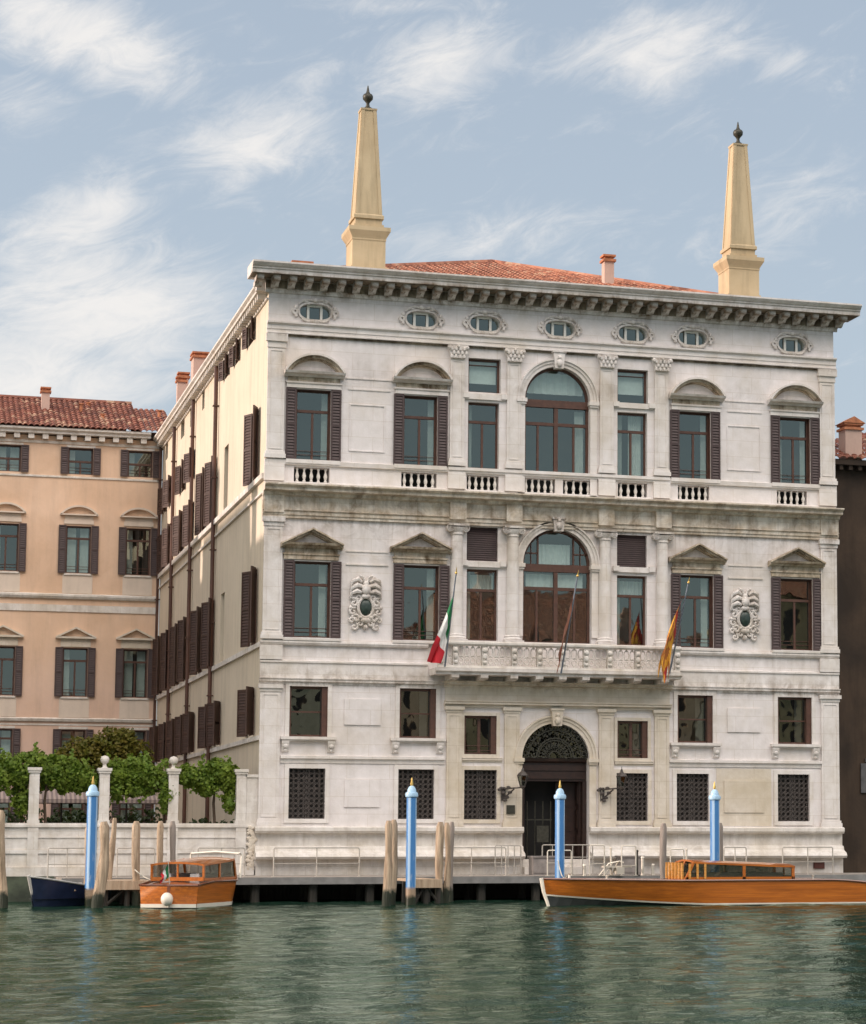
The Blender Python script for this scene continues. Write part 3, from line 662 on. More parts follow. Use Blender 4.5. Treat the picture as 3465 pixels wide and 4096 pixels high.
def arched_window(d, name='arched_window', low=.32):
    x0, x1, z0, zs = d; c = (x0+x1)/2; r = (x1-x0)/2; h = zs-z0; p = MB(); y0, y1 = .20, .30
    p.arc(0, h, r-.10, r, 0, pi, 24, y0, y1); p.box(-r, -r+.10, y0, y1, 0, h-.12); p.box(r-.10, r, y0, y1, 0, h-.12)
    p.box(-r, r, y0-.04, y1, h-.26, h+.02)                                # broad transom
    zt = h-.26; zl = zt-.62
    p.box(-.075, .075, y0-.02, y1, 0, zt); p.box(-r+.1, -.075, y0, y1, zl-.07, zl+.05); p.box(.075, r-.1, y0, y1, zl-.07, zl+.05)
    for s in (-1, 1): p.box(s*r*.55-.04, s*r*.55+.04, y0+.01, y1-.01, 0, zl-.07)
    p.box(-r+.1, r-.1, y0+.002, y1, 0, .05)
    if name == 'pn':
        for s in (-.52, .52): p.box(s*r-.03, s*r+.03, y0, y1-.03, h+.02, h+r*.82)
        for s in (-1, 1):
            p.box(min(s*r*.52,s*r*.93), max(s*r*.52,s*r*.93), y0, y1-.04, h+.40, h+.45); p.box(s*r*.72-.015, s*r*.72+.015, y0, y1-.04, h+.02, h+r*.62)
    o = p.build('arched_window', M['wood'], palace, 0, (c, .02, z0))
    g_ = MB(); g_.poly([(-r+.05,.25,.02),(r-.05,.25,.02)]+[((r-.05)*cos(a), .25, h+(r-.05)*sin(a)) for a in [pi*i/20 for i in range(21)]]); g_.build('pane', M['glass'], o)
    if name == 'pn':
        inst('curtain', curtain_mb(1.2, .75).mesh('curtain', M['curtain']), o, (0,.40,h+.05)); inst('curtain', curtain_mb(2.2, .5).mesh('curtain', M['curtain']), o, (0,.40,zl+.06))
    else:
        inst('curtain', curtain_mb(.35, zt-.1).mesh('curtain', M['curtain']), o, (r-.32,.40,.05)); inst('blind', curtain_mb(2.2, .8).mesh('blind', M['curtain']), o, (0,.42,h+.3))
arched_window(PA, 'pn'); arched_window(UA, 'up')
for i, (a, r) in enumerate(zip((7.43, 13.19), PC)):      # patterned pelmet behind the upper panes
    inst('pelmet', cached(('pelmet', 1), lambda: curtain_mb(1.05, .62), M['curtain']), palace, ((r[0]+r[1])/2, .46, r[3]-.78))
for i, r in enumerate(MZ+MC):
    w_, h_ = r[1]-r[0], r[3]-r[2]
    def f():
        p = MB(); x = w_/2; p.box(-x, -x+.07, .04, .30, 0, h_); p.box(x-.20, x, .02, .30, 0, h_); p.box(-x+.07, x-.2, .18, .28, h_-.09, h_); p.box(-x+.07, x-.2, .18, .28, 0, .07)
        if i < 4: p.box(-x+.07, x-.2, .19, .27, h_*.48, h_*.48+.05)
        else: p.box(-.06, .05, .19, .27, .07, h_-.09); p.tube([(-x+.07,.10,h_*.22),(x-.2,.10,h_*.22)], .014, 5); p.tube([(-x+.07,.10,h_*.1),(x-.2,.10,h_*.1)], .014, 5)
        return p
    o = inst('window', cached(('window', 'mezzanine', round(w_, 2), i >= 4), f, M['wood']), palace, ((r[0]+r[1])/2, 0, r[2]))
    inst('pane', cached(('pane', w_, h_), lambda: pane_mb(w_-.1, h_-.08), M['glass_dark']), o, (0,0,.04))
    if i in (1, 2, 3, 5): inst('curtain', cached(('curtain', .3, h_), lambda: curtain_mb(.28, h_-.1), M['curtain']), o, (.28, .38, .05))
def grille_mb(w, h):
    p = MB(); nx, nz = 7, 10; dx, dz = w/nx, h/nz; y = .10
    for i in range(nx):
        for j in range(nz):
            c = (-w/2+dx*(i+.5), dz*(j+.5)); rr = min(dx, dz)*.44
            pts = [(c[0]+rr*cos(a), y, c[1]+rr*sin(a)) for a in [2*pi*k/8+pi/8 for k in range(9)]]; p.tube(pts, .018, 4, False)
    for i in range(nx+1): p.box(-w/2+dx*i-.010, -w/2+dx*i+.010, y-.01, y+.01, 0, h)
    for j in range(nz+1): p.box(-w/2, w/2, y-.012, y+.012, dz*j-.008, dz*j+.008)
    p.box(-w/2, -w/2+.05, .08, .16, 0, h); p.box(w/2-.05, w/2, .08, .16, 0, h); p.box(-.025, .025, .12, .16, 0, h)
    return p
for r in GR:
    w_, h_ = r[1]-r[0], r[3]-r[2]
    o = inst('window_grille', cached(('window_grille', round(w_, 1)), lambda: grille_mb(w_, h_), M['iron']), palace, ((r[0]+r[1])/2, 0, r[2]))
    inst('backing', cached(('backing', w_, h_), lambda: pane_mb(w_, h_), M['grille_back']), o, (0,.06,0))
# side windows with shutters folded back on the wall
for y0, y1, z0, z1, k in SIDE:
    w_, h_ = round(y1-y0, 2), z1-z0
    big = w_ > 1.15
    lit = z0 > 15
    blank = (9.9 < y0 < 10.45 and 9 < z0 < 16)                      # two openings keep a pale blind and no shutters
    window(palace, (0, (y0+y1)/2, z0), w_, h_, -pi/2, sh=None if blank or (k == 'attic' and y0 > 13) else (.55 if k != 'attic' else .36),
           sh_m='shutter_warm', ajar=radians(R.uniform(24, 34)) if z0 < 15 else radians(R.uniform(16, 24)), curt=[(w_*.9, 0)] if blank else None, mull=k != 'attic', gl='glass_dark')
for yy in (13.2, 21.0, 28.3, 34.3):
    p = MB(); r_ = .085 if yy < 34 else .06
    p.tube([(-.14, yy, 21.9), (-.14, yy, 1.0)], r_, 8)
    for z in (20, 17, 14, 11, 8, 5): p.box(-.26, -.001, yy-.11, yy+.11, z, z+.05)
    p.build('downpipe', M['pipe'], palace, 40)

# portal door
p = MB()
p.box(9.57, 12.11, .35, .55, 4.33, 5.18); prof_x(p, 9.57, 12.11, [(.35,5.0),(.22,5.06),(.20,5.16),(.35,5.18)]); p.box(9.60, 12.08, .30, .35, 4.42, 4.52); p.box(9.60, 12.08, .31, .35, 4.72, 4.92)
p.box(9.57, 9.72, .3, .9, .9, 4.33); p.box(11.96, 12.11, .3, .9, .9, 4.33)
dr = p.build('entrance_door', M['door'], palace)
p = MB()
for s, a in ((9.72, 1), (11.96, -1)):
    p.box(min(s, s+a*.08), max(s, s+a*.08), .55, 1.25, 1.5, 4.3)
    for z in (1.7, 2.6, 3.5): p.box(min(s+a*.08, s+a*.11), max(s+a*.08, s+a*.11), .62, 1.18, z, z+.7)
p.box(11.1, 11.9, .95, 1.02, 1.5, 4.3)
for z in (1.65, 2.5, 3.4): p.box(11.2, 11.8, .92, .95, z, z+.7)
p.build('door_leaf', M['door'], dr)
p = MB()
for x in (9.95, 10.25, 10.55, 10.85): p.tube([(x,.7,1.5),(x,.7,3.6)], .022, 6)
p.box(9.9, 10.9, .68, .72, 2.9, 2.94); p.box(10.3, 10.75, .6, .64, 2.1, 2.7)
p.build('glazing_bar', M['bronze'], dr)
p = MB(); p.box(9.57, 12.11, -.1, 1.3, .9, 1.48); p.box(9.57, 12.11, -.45, -.1, .9, 1.20); p.build('doorstep', M['stone_plain'], palace)
p = MB(); c, r_ = 10.84, 1.28; random.seed(9)
for a in [pi*i/12 for i in range(13)]:
    p.tube([(c+.2*cos(a),.12,5.2+.2*sin(a)), (c+(r_-.02)*cos(a),.12,5.2+(r_-.02)*sin(a))], .02, 4)
for rr in (.22, .62, 1.0, 1.25): p.arc(c, 5.2, rr-.018, rr+.018, 0, pi, 24, .10, .14)
for k in range(12):
    a = pi*(k+.5)/12
    for rr, q in ((.44,.10),(.80,.14),(1.12,.10)):
        x, z = c+rr*cos(a), 5.2+rr*sin(a); p.arc(x, z, q*.6, q, a, a+1.6*pi, 8, .08, .13)
    if k % 2: p.ball((c+.82*cos(a), .08, 5.2+.82*sin(a)), .05, 6, 4)
p.build('fanlight_grille', M['bronze'], palace)
p = MB(); p.poly([(9.56,.36,5.18),(12.12,.36,5.18)]+[(c+r_*cos(a), .36, 5.18+r_*sin(a)) for a in [pi*i/18 for i in range(19)]]); p.build('fanlight', M['glass_dark'], palace)

# balcony
p = MB(); prof_x(p, 6.06, 15.38, [(0,8.10),(-1.05,8.10),(-1.05,8.17),(-1.16,8.22),(-1.16,8.33),(0,8.34)])
p.build('balcony_slab', M['stone_trim'], palace)
BX = [6.79, 7.87, 8.98, 9.93, 10.81, 11.69, 12.60, 13.68, 14.75]
for x in BX:
    p = MB(); p.prism([(0,7.93),(-.5,7.93),(-.98,7.95),(-1.06,8.0),(-1.06,8.10),(0,8.10)], 'x', x-.14, x+.14); p.build('bracket', M['stone_trim'], palace)
p = MB(); prof_x(p, 6.12, 15.34, [(-.84,9.15),(-1.12,9.15),(-1.16,9.20),(-1.16,9.27),(-1.10,9.31),(-.86,9.31)]); prof_x(p, 6.15, 15.31, [(-.88,8.34),(-1.10,8.34),(-1.08,8.43),(-.88,8.43)])
for x in (6.18, 15.20): p.box(x, x+.12, -.88, 0, 9.16, 9.30)
p.build('balcony_rail', M['stone_plain'], palace)
for x in BX+[6.25, 15.22]:
    p = MB(); p.box(x-.10, x+.10, -1.08, -.90, 8.43, 9.15); p.ball((x,-1.11,8.98), .10, 8, 5, (1,.7,1)); p.ball((x,-1.11,8.76), .085, 8, 5, (1,.6,1.5)); p.ball((x,-1.10,8.55), .07, 8, 5, (1.2,.6,1))
    p.build('balcony_pedestal', M['stone_plain'], palace, 40)
def lattice_mb(w):
    p = MB(); n = max(2, int(round(w/.25))); y = -.99; d = w/n
    for i in range(n):
        x = -w/2+d*(i+.5)
        for (cz, a, b) in ((.50, d*.40, .19), (.17, d*.36, .10)):
            p.tube([(x+a*cos(t), y, cz+b*sin(t)) for t in [2*pi*k/10 for k in range(11)]], .019, 5, False)
        p.tube([(x-d*.4, y, .32), (x, y-.02, .36), (x+d*.4, y, .32)], .018, 5); p.tube([(x, y, .62), (x, y, .72)], .02, 5); p.tube([(x, y, .0), (x, y, .10)], .02, 5)
    return p
xs_ = [6.25]+BX+[15.22]
for a, b in zip(xs_, xs_[1:]):
    w_ = b-a-.2
    inst('balcony_lattice', cached(('lattice', round(w_, 1)), lambda: lattice_mb(w_), M['stone_plain'], 40), palace, ((a+b)/2, 0, 8.43))

# carved arms
def arms(cx):
    p = MB(); random.seed(5)
    def spiral(x, z, r0, turns, a0, sgn, th=.05, y=-.06):
        n = 16; pts = []; rad = []
        for i in range(n+1):
            t = i/n; a = a0+sgn*turns*2*pi*t; r = r0*(1-.85*t); pts.append((x+r*cos(a), y-.05*t, z+r*sin(a))); rad.append(th*(1-.4*t))
        p.tube(pts, rad, 6)
    p.prism([(x*.98, z) for x, z in oval(0, 0, .50, .88, 20)], 'y', -.04, 0)
    for s in (-1, 1):
        p.tube([(s*.15,-.10,.78),(s*.30,-.16,.88),(s*.48,-.14,.80),(s*.56,-.10,.62)], [.05,.09,.08,.03], 7)       # wings
        p.tube([(s*.12,-.12,.62),(s*.32,-.18,.66),(s*.50,-.14,.56),(s*.55,-.10,.42)], [.06,.10,.08,.03], 7)
        p.tube([(s*.16,-.12,.40),(s*.34,-.18,.45),(s*.52,-.14,.36),(s*.56,-.08,.16)], [.06,.09,.07,.03], 7)
        p.tube([(s*.06,-.1,.8),(s*.10,-.12,.95),(s*.22,-.1,1.0),(s*.26,-.08,.92)], [.05,.06,.05,.03], 6)
        for x, z, r, a0, sg, th in ((.42,.02,.17,1.2,1,.065),(.46,-.30,.15,2.2,-1,.06),(.34,-.55,.16,.4,1,.065),(.50,-.62,.12,3,-1,.05),(.20,-.72,.13,1,1,.055),(.40,-.84,.14,2,1,.05),(.28,.20,.12,4,-1,.055)):
            spiral(s*x, z, r, 1.1, a0 if s > 0 else pi-a0, sg*s, th)
        p.ball((s*.55,-.07,-.15), .08, 7, 5); p.ball((s*.52,-.07,.22), .07, 7, 5); p.ball((s*.18,-.1,-.5), .08, 7, 5)
    p.ball((0,-.18,.50), .17, 9, 6, (1,.8,1.2)); p.ball((0,-.16,.26), .13, 8, 5, (1.3,.7,.8)); p.ball((0,-.10,.72), .12, 8, 5)
    p.tube([(.27*cos(a), -.10, -.14+.36*sin(a)) for a in [2*pi*i/20 for i in range(21)]], .06, 7, False)
    p.ball((0,-.1,-.60), .15, 8, 5, (1.4,.6,.8)); p.ball((0,-.08,-.86), .10, 8, 5)
    for i in range(26):
        a = random.random()*2*pi; r = random.uniform(.6, .98); p.ball((.54*r*cos(a), -.05, .9*r*sin(a)), random.uniform(.03,.07), 6, 4)
    o = p.build('coat_of_arms', M['stone_trim'], palace, 50, (cx, 0, 10.65))
    q = MB(); q.ball((0,-.07,-.14), .32, 14, 8, (.72,.38,1)); q.build('shield', M['green_shield'], o, 60)
arms(3.68); arms(18.24)

# obelisks
def frust(mb, cx, cy, h0, h1, z0, z1): mb.add([(cx+a*h, cy+b*h, z) for h, z in ((h0,z0),(h1,z1)) for a, b in ((-1,-1),(1,-1),(1,1),(-1,1))], [(3,2,1,0),(4,5,6,7)]+[(i,(i+1)%4,4+(i+1)%4,4+i) for i in range(4)])
def obelisk(cx, cy):
    p = MB(); fr = lambda a, b, c, d: frust(p, cx, cy, a, b, c, d)
    fr(.67,.67,22.6,23.22); fr(.62,.62,23.22,24.22); fr(.64,.64,24.22,24.28); fr(.63,.66,24.28,24.34); fr(.66,.78,24.34,24.55); fr(.78,.78,24.55,24.70); fr(.56,.56,24.70,24.84); fr(.50,.50,24.84,25.06)
    fr(.56,.56,25.06,25.18); fr(.56,.50,25.18,25.24)
    fr(.485,.265,25.24,29.27)
    for s in range(4):                      # raised edge strips leave a sunk panel on each face
        R_ = Matrix.Rotation(s*pi/2, 3, 'Z')
        for u in (-1, 1):
            vs = []
            for z, h in ((25.24,.485),(29.27,.265)):
                for a, b in ((u*h,-h-.025),(u*(h-.11),-h-.025),(u*(h-.11),-h+.01),(u*h,-h+.01)):
                    v = R_ @ Vector((a, b, 0)); vs.append((cx+v.x, cy+v.y, z))
            p.add(vs, [(0,1,2,3),(4,5,6,7)]+[(i,(i+1)%4,4+(i+1)%4,4+i) for i in range(4)])
    fr(.30,.31,29.27,29.34)
    o = p.build('obelisk', M['ochre'], palace)
    q = MB(); q.lathe(cx, cy, [(.21,29.34),(.17,29.42),(.08,29.48),(.06,29.60),(.10,29.67),(.19,29.77),(.20,29.88),(.16,29.95),(.09,29.99),(.06,30.05),(.045,30.14),(.02,30.28),(.0,30.32)], 12)
    q.build('urn', M['bronze'], o, 40)
obelisk(3.74, 1.12); obelisk(18.50, 1.12)

# roofs
def tile_field(mb, org, u, v, n, width, vlim, pitch=.30, hgt=.07):
    """half-round tile rows running up a slope; vlim(u) -> (low, high) along the slope"""
    org, u, v, n = map(Vector, (org, u, v, n)); k = int(width/pitch)
    for i in range(k):
        a = i*pitch; prof = [(0,0),(pitch*.3,hgt),(pitch*.5,hgt*1.15),(pitch*.7,hgt),(pitch*.93,0),(pitch,-.01)]
        for (p0, h0), (p1, h1) in zip(prof, prof[1:]):
            l0, l1 = vlim(a+p0), vlim(a+p1)
            if l0[1]-l0[0] < .01 and l1[1]-l1[0] < .01: continue
            steps = max(1, int((l0[1]-l0[0])/.42))
            for s in range(steps):
                t0, t1 = s/steps, (s+1)/steps; lift = .035
                P = lambda pp, hh, l, t, e: org+u*(a+pp)+v*(l[0]+(l[1]-l[0])*t)+n*(hh+e)
                mb.poly([P(p0,h0,l0,t0,lift), P(p1,h1,l1,t0,lift), P(p1,h1,l1,t1,0), P(p0,h0,l0,t1,0)])
                mb.poly([P(p0,h0,l0,t0,0), P(p1,h1,l1,t0,0), P(p1,h1,l1,t0,lift), P(p0,h0,l0,t0,lift)])
sl_ = .345; cs = cos(math.atan(sl_)); sn = sin(math.atan(sl_)); E0 = .30
rf = MB(); wd = W-2*E0; hl = wd/2/cs
tile_field(rf, (E0,E0,22.70), (1,0,0), (0,cs,sn), (0,-sn,cs), wd, lambda t: (0, max(0, min(t, wd-t, 99)/cs)))
dp = D-E0
tile_field(rf, (E0,D,22.30), (0,-1,0), (cs,0,sn), (-sn,0,cs), dp, lambda t: (0, max(0, min(dp-t, wd/2))/cs), .32)
rz_ = 22.70+wd/2*sl_
rf.poly([(W-E0,E0,22.68),(W-E0,D,22.68),(W/2,D,rz_-.02),(W/2,E0+wd/2,rz_-.02)])
rf.tube([(E0,E0,22.74),(W/2,E0+wd/2,rz_+.05),(W/2,D,rz_+.05)], .12, 6); rf.tube([(W-E0,E0,22.74),(W/2,E0+wd/2,rz_+.05)], .12, 6)
rf.poly([(E0,E0,22.58),(W-E0,E0,22.58),(W-E0,D,22.58),(E0,D,22.58)])
roof = rf.build('roof', M['tiles'], palace)
def chimney(parent, x, y, w_, z0, z1, cap='flat', d=None, m='chimney', name='chimney'):
    d = d or w_; p = MB(); p.box(x-w_/2, x+w_/2, y-d/2, y+d/2, z0, z1-.28)
    q = MB(); q.box(x-w_/2-.07, x+w_/2+.07, y-d/2-.07, y+d/2+.07, z1-.28, z1-.18); q.box(x-w_/2+.03, x+w_/2-.03, y-d/2+.03, y+d/2-.03, z1-.18, z1-.08); q.box(x-w_/2-.06, x+w_/2+.06, y-d/2-.06, y+d/2+.06, z1-.08, z1)
    if cap == 'gable': q.prism([(x-w_/2-.14,z1),(x+w_/2+.14,z1),(x,z1+.28)], 'y', y-d/2-.1, y+d/2+.1)
    o = p.build(name, M[m], parent); q.build('chimney_cap', M['terracotta'], o); return o
chimney(roof, 14.33, 5.0, .40, 23.6, 25.52); chimney(roof, .74, 26.3, .68, 21.95, 24.90, d=.9); chimney(roof, .21, 29.0, .40, 21.95, 24.26); chimney(roof, .46, 30.4, .46, 21.95, 24.74)
chimney(roof, 2.05, 5.4, .72, 22.9, 24.40, d=.5)

# ------------------------------------------------------------------ annex building
annex = empty('annex_building', (-8, 34.5, 0), 'peach plastered building with red tiled roof set back left of the white palace', 'building')
A = lambda o: (setattr(o, 'parent', annex), setattr(o, 'matrix_parent_inverse', Matrix.Translation((8,-34.5,0))), o)[2]
AY = 34.5; AX0 = -19.0
AC = [-14.45, -10.95, -7.46, -4.0, -1.1]
ah = []
for c in AC:
    ah += [rect(c-.60, c+.60, 20.14, 21.46), rect(c-.60, c+.60, 15.22, 17.57), rect(c-.60, c+.60, 9.14, 11.53), rect(c-.60, c+.60, 6.0, 7.52), rect(c-.6, c+.6, 1.5, 4.6)]
p = MB(); wall_with_holes(p, AX0, -.02, 1.0, 22.0, ah, .25, lambda x, d, z: (x, AY+d, z))
p.poly([(AX0,AY,1),(AX0,AY+11,1),(AX0,AY+11,22),(AX0,AY,22)]); p.poly([(AX0,AY+11,1),(0,AY+11,1),(0,AY+11,22),(AX0,AY+11,22)])
A(p.build('wall', M['peach']))
p = MB(); p.poly([(AX0,AY+1,1),(0,AY+1,1),(0,AY+1,22),(AX0,AY+1,22)])
for z in (5.2, 8.4, 14.5, 19.4): p.box(AX0+.1, -.1, AY+.26, AY+.99, z, z+.1)
A(p.build('interior_wall', M['interior']))
p = MB()
P_ = lambda x0, x1, pr: p.prism([(AY+a, b) for a, b in pr], 'x', x0, x1)
P_(AX0, -.15, [(0,13.92),(-.10,13.94),(-.16,14.05),(-.16,14.14),(0,14.20)]); P_(AX0, -.15, [(0,7.9),(-.1,7.92),(-.14,8.04),(0,8.10)])
P_(AX0, -.15, [(0,13.30),(-.05,13.30),(-.05,13.64),(0,13.64)]); P_(AX0, -.15, [(0,19.92),(-.05,19.94),(-.05,20.02),(0,20.04)]); P_(AX0, -.15, [(0,7.72),(-.03,7.72),(-.03,7.8),(0,7.8)])
P_(AX0, -.65, [(0,22.06),(-.42,22.06),(-.42,22.16),(-.55,22.24),(-.55,22.34),(0,22.36)]); P_(AX0, -.15, [(0,21.62),(-.05,21.62),(-.08,21.74),(0,21.76)])
x = AX0+.2
while x < -.8: p.box(x, x+.28, AY-.34, AY, 21.80, 22.058); x += .68
A(p.build('cornice', M['stone_plain']))
for c in AC:
    for z0, z1 in ((14.22,15.14),(8.12,9.08)):
        p = MB(); p.box(c-.72, c+.72, AY-.025, AY, z0, z1); A(p.build('apron_panel', M['pale_pink']))
    p = MB(); p.box(c-.72, c+.72, AY-.06, AY, 17.66, 17.86); p.box(c-.68, c+.68, AY-.03, AY, 17.86, 18.06); p.box(c-.92, c+.92, AY-.20, AY, 18.08, 18.15)
    R_ = (.92**2+.44**2)/(.88); a = math.asin(.92/R_); p.arc(c, 18.15+.44-R_, R_-.09, R_, pi/2+a, pi/2-a, 14, AY-.20, AY)
    A(p.build('arched_hood', M['pale_pink'])); p = MB(); p.box(c-.66, c+.66, AY-.08, AY, 15.12, 15.20); A(p.build('sill', M['stone_plain'])); p = MB(); p.box(c-.66, c+.66, AY-.08, AY, 9.04, 9.12); A(p.build('sill', M['stone_plain']))
    p = MB(); p.box(c-.72, c+.72, AY-.06, AY, 11.58, 11.82); p.box(c-.95, c+.95, AY-.20, AY, 11.98, 12.08); p.box(c-.7, c+.7, AY-.03, AY, 11.82, 11.98)
    O = [(c-.97,12.08),(c,12.56),(c+.97,12.08)]; p.strip([(x, z-.09) for x, z in O], O, AY-.22, AY)
    A(p.build('gabled_hood', M['stone_tan']))
    p = MB(); p.box(c-.70, c+.70, AY-.05, AY, 7.55, 7.66); p.box(c-.7, c+.7, AY-.05, AY, 21.48, 21.58); A(p.build('lintel', M['stone_plain']))
    for z0, z1, sp, mu in ((20.14,21.46,.5,True),(15.22,17.57,.74,True),(9.14,11.53,.74,True),(6.0,7.52,.7,True),(1.5,4.6,.7,True)):
        o = window(None, (c, AY-.02, z0), 1.2, round(z1-z0, 2), 0, sp, sh=.36, mull=mu, gl='glass', curt=[(.4,-.3),(.4,.3)] if R.random() < .5 else [(.3,-.4)]); A(o)
rf = MB(); t_ = .42; cs2 = cos(math.atan(t_)); sn2 = sin(math.atan(t_))
tile_field(rf, (AX0,AY-.62,22.36), (1,0,0), (0,cs2,sn2), (0,-sn2,cs2), -1.15-AX0, lambda t: (0, 6.0), .27, .07)
tile_field(rf, (-1.15,AY-.62,22.36), (1,0,0), (0,cs2,sn2), (0,-sn2,cs2), 1.75, lambda t: (0, 4.9), .27, .07)
z1 = 22.36+6*sn2; y1 = AY-.62+6*cs2
rf.poly([(AX0,y1,z1),(-1.15,y1,z1),(-1.15,AY+11.5,22.3),(AX0,AY+11.5,22.3)]); rf.poly([(AX0,AY-.5,22.35),(.5,AY-.5,22.35),(.5,AY+11.5,22.35),(AX0,AY+11.5,22.35)])
rf.prism([(AY-.62,22.36),(y1,z1),(y1,22.4)], 'x', -1.16, -1.12); rf.tube([(AX0,y1,z1+.04),(-1.15,y1,z1+.04)], .13, 6)
ar = A(rf.build('roof', M['tiles_dark']))
def rel(o): o.matrix_parent_inverse = Matrix.Identity(4); return o
chimney(ar, -5.62, 37.4, .40, 23.2, 24.95)
for x, y, z in ((-3.86,37.2,24.15),(-2.87,36.0,23.45),(.02,36.8,23.95),(-3.40,38.5,24.45)):
    q = MB(); q.tube([(x,y,z-1.0),(x,y,z)], .085, 8); q.box(x-.12, x+.12, y-.12, y+.12, z, z+.05); q.build('vent_pipe', M['terracotta'], ar)

# ------------------------------------------------------------------ dark building on the right
db = empty('neighbour_building', (26, 6, 0), 'dark brown shaded building with a tiled eave at the right edge beside the white palace', 'building')
B_ = lambda o: (setattr(o, 'parent', db), setattr(o, 'matrix_parent_inverse', Matrix.Translation((-26,-6,0))), o)[2]
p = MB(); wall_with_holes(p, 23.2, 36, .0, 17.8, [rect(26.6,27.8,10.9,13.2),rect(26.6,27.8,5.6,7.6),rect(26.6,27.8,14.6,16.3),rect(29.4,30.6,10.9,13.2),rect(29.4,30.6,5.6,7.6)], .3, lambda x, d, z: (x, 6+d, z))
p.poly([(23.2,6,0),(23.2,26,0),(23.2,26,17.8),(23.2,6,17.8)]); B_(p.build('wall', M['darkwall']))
p = MB(); p.poly([(23.4,6.8,0),(36,6.8,0),(36,6.8,17.8),(23.4,6.8,17.8)]); B_(p.build('interior_wall', M['interior']))
p = MB(); p.box(22.9, 36, 5.55, 6, 17.62, 17.84); p.box(22.95, 23.2, 6, 26, 17.62, 17.84)
x = 23.3
while x < 36: p.box(x, x+.16, 5.62, 6, 17.42, 17.618); x += .42
B_(p.build('eave', M['darkwall']))
p = MB(); tile_field(p, (22.8,5.5,17.86), (1,0,0), (0,.92,.39), (0,-.39,.92), 13, lambda t: (0, min(5., max(.0, t*1.2))), .34); p.poly([(22.85,5.55,17.845),(36,5.55,17.845),(36,26,17.845),(22.85,26,17.845)])
rb = B_(p.build('roof', M['tiles_dark']))
chimney(rb, 25.33, 6.3, .74, 17.7, 19.45, 'gable')
for x, z, h_ in ((27.2,10.9,2.3),(27.2,5.6,2.0),(27.2,14.6,1.7),(30.0,10.9,2.3),(30.0,5.6,2.0)):
    B_(window(None, (x, 5.98, z), 1.2, h_, 0, .7, sh=.5, gl='glass_dark', wood='white_frame'))
p = MB(); p.box(25.5, 26.1, 5.93, 6, 4.1, 5.3); p.box(25.7, 25.9, 5.9, 6, 5.36, 5.5); B_(p.build('wall_hatch', plain('grey_hatch', (.10,.095,.095), .6)))

# ------------------------------------------------------------------ garden wall, planting
gw = empty('garden_wall', (-6, .2, 0), 'low white stone garden wall with tall square pillars left of the palace', 'wall')
G_ = lambda o: (setattr(o, 'parent', gw), setattr(o, 'matrix_parent_inverse', Matrix.Translation((6,-.2,0))), o)[2]
p = MB(); p.box(-22, -.12, .0, .4, .95, 2.62); p.box(-22, -.06, -.08, .46, 2.62, 2.70); p.box(-22, -.1, -.05, .43, 2.70, 2.76); p.box(-22, -.12, -.05, 0, 1.72, 1.84); p.box(-22, -.12, -.10, 0, .95, 1.26)
p.box(-22, -.42, -.03, 0, 2.25, 2.30); G_(p.build('wall', M['stone_plain']))
p = MB(); p.box(-22, -7.0, -.35, .4, -.5, .95); G_(p.build('wall_foot', plain('algae_stone', (.055,.065,.040), .6, .5, 2)))
PILL = [-17.15, -14.78, -12.43, -10.08, -7.72, -5.36, -3.0]
for x in PILL+[-.64]:
    p = MB(); p.box(x-.17, x+.17, -.02, .34, 2.76, 4.48); p.box(x-.21, x+.21, -.06, .38, 4.48, 4.56); p.box(x-.24, x+.24, -.09, .41, 4.56, 4.66); p.box(x-.20, x+.20, -.05, .37, 2.76, 2.86)
    p.box(x-.18, x+.18, -.06, .0, .95, 2.62); o = G_(p.build('pillar', M['stone_plain']))
    if x in (-5.36, -3.0): q = MB(); q.lathe(x, .16, [(.12,4.66),(.07,4.72),(.06,4.80),(.13,4.86),(.16,4.96),(.12,5.06),(.0,5.10)], 10); q.build('ball_finial', M['stone_plain'], o, 50)
p = MB(); p.box(-.46, .0, .02, .40, 2.76, 4.38); p.box(-.5, .0, -.02, .44, 4.38, 4.48); G_(p.build('end_pier', M['stone_plain']))
p = MB()
for i in range(70): p.ball((-.26+random.uniform(-.13,.13), -.06, 1.15+1.5*i/70), random.uniform(.05,.10), 6, 4, (1,.6,.8))
G_(p.build('rough_corner_stone', M['stone_tan'], None, 40))

def leaf_mat(name, c1, c2, c3):
    m, nt, b = new(name); t = N(nt, 'ShaderNodeNewGeometry'); v = t.outputs['Position']
    n = noise(nt, v, 2.2, 3); n2 = noise(nt, v, 17, 2)
    col = mix(nt, ramp(nt, n, [(.35, 0.0), (.65, 1.0)]), c1, c2); col = mix(nt, ramp(nt, n2, [(.55, 0.0), (.7, .9)]), col, c3)
    L(nt, col, b.inputs['Base Color']); b.inputs['Roughness'].default_value = .55; b.inputs['Specular IOR Level'].default_value = .3
    tl = N(nt, 'ShaderNodeBsdfTranslucent'); L(nt, mix(nt, .5, col, (.10,.16,.02)), tl.inputs[0])
    mx = N(nt, 'ShaderNodeMixShader'); mx.inputs[0].default_value = .3; out = nt.nodes['Material Output']
    L(nt, b.outputs[0], mx.inputs[1]); L(nt, tl.outputs[0], mx.inputs[2]); L(nt, mx.outputs[0], out.inputs[0]); return m
M['vine'] = leaf_mat('vine_leaves', (.085,.150,.014), (.16,.225,.024), (.24,.27,.045))
M['tree'] = leaf_mat('tree_leaves', (.11,.12,.014), (.16,.125,.016), (.16,.08,.02))
M['hedge'] = leaf_mat('hedge_leaves', (.018,.032,.010), (.035,.055,.016), (.05,.06,.02))
M['bark'] = plain('bark', (.075,.05,.032), .9, .3, 6, bump=.5)
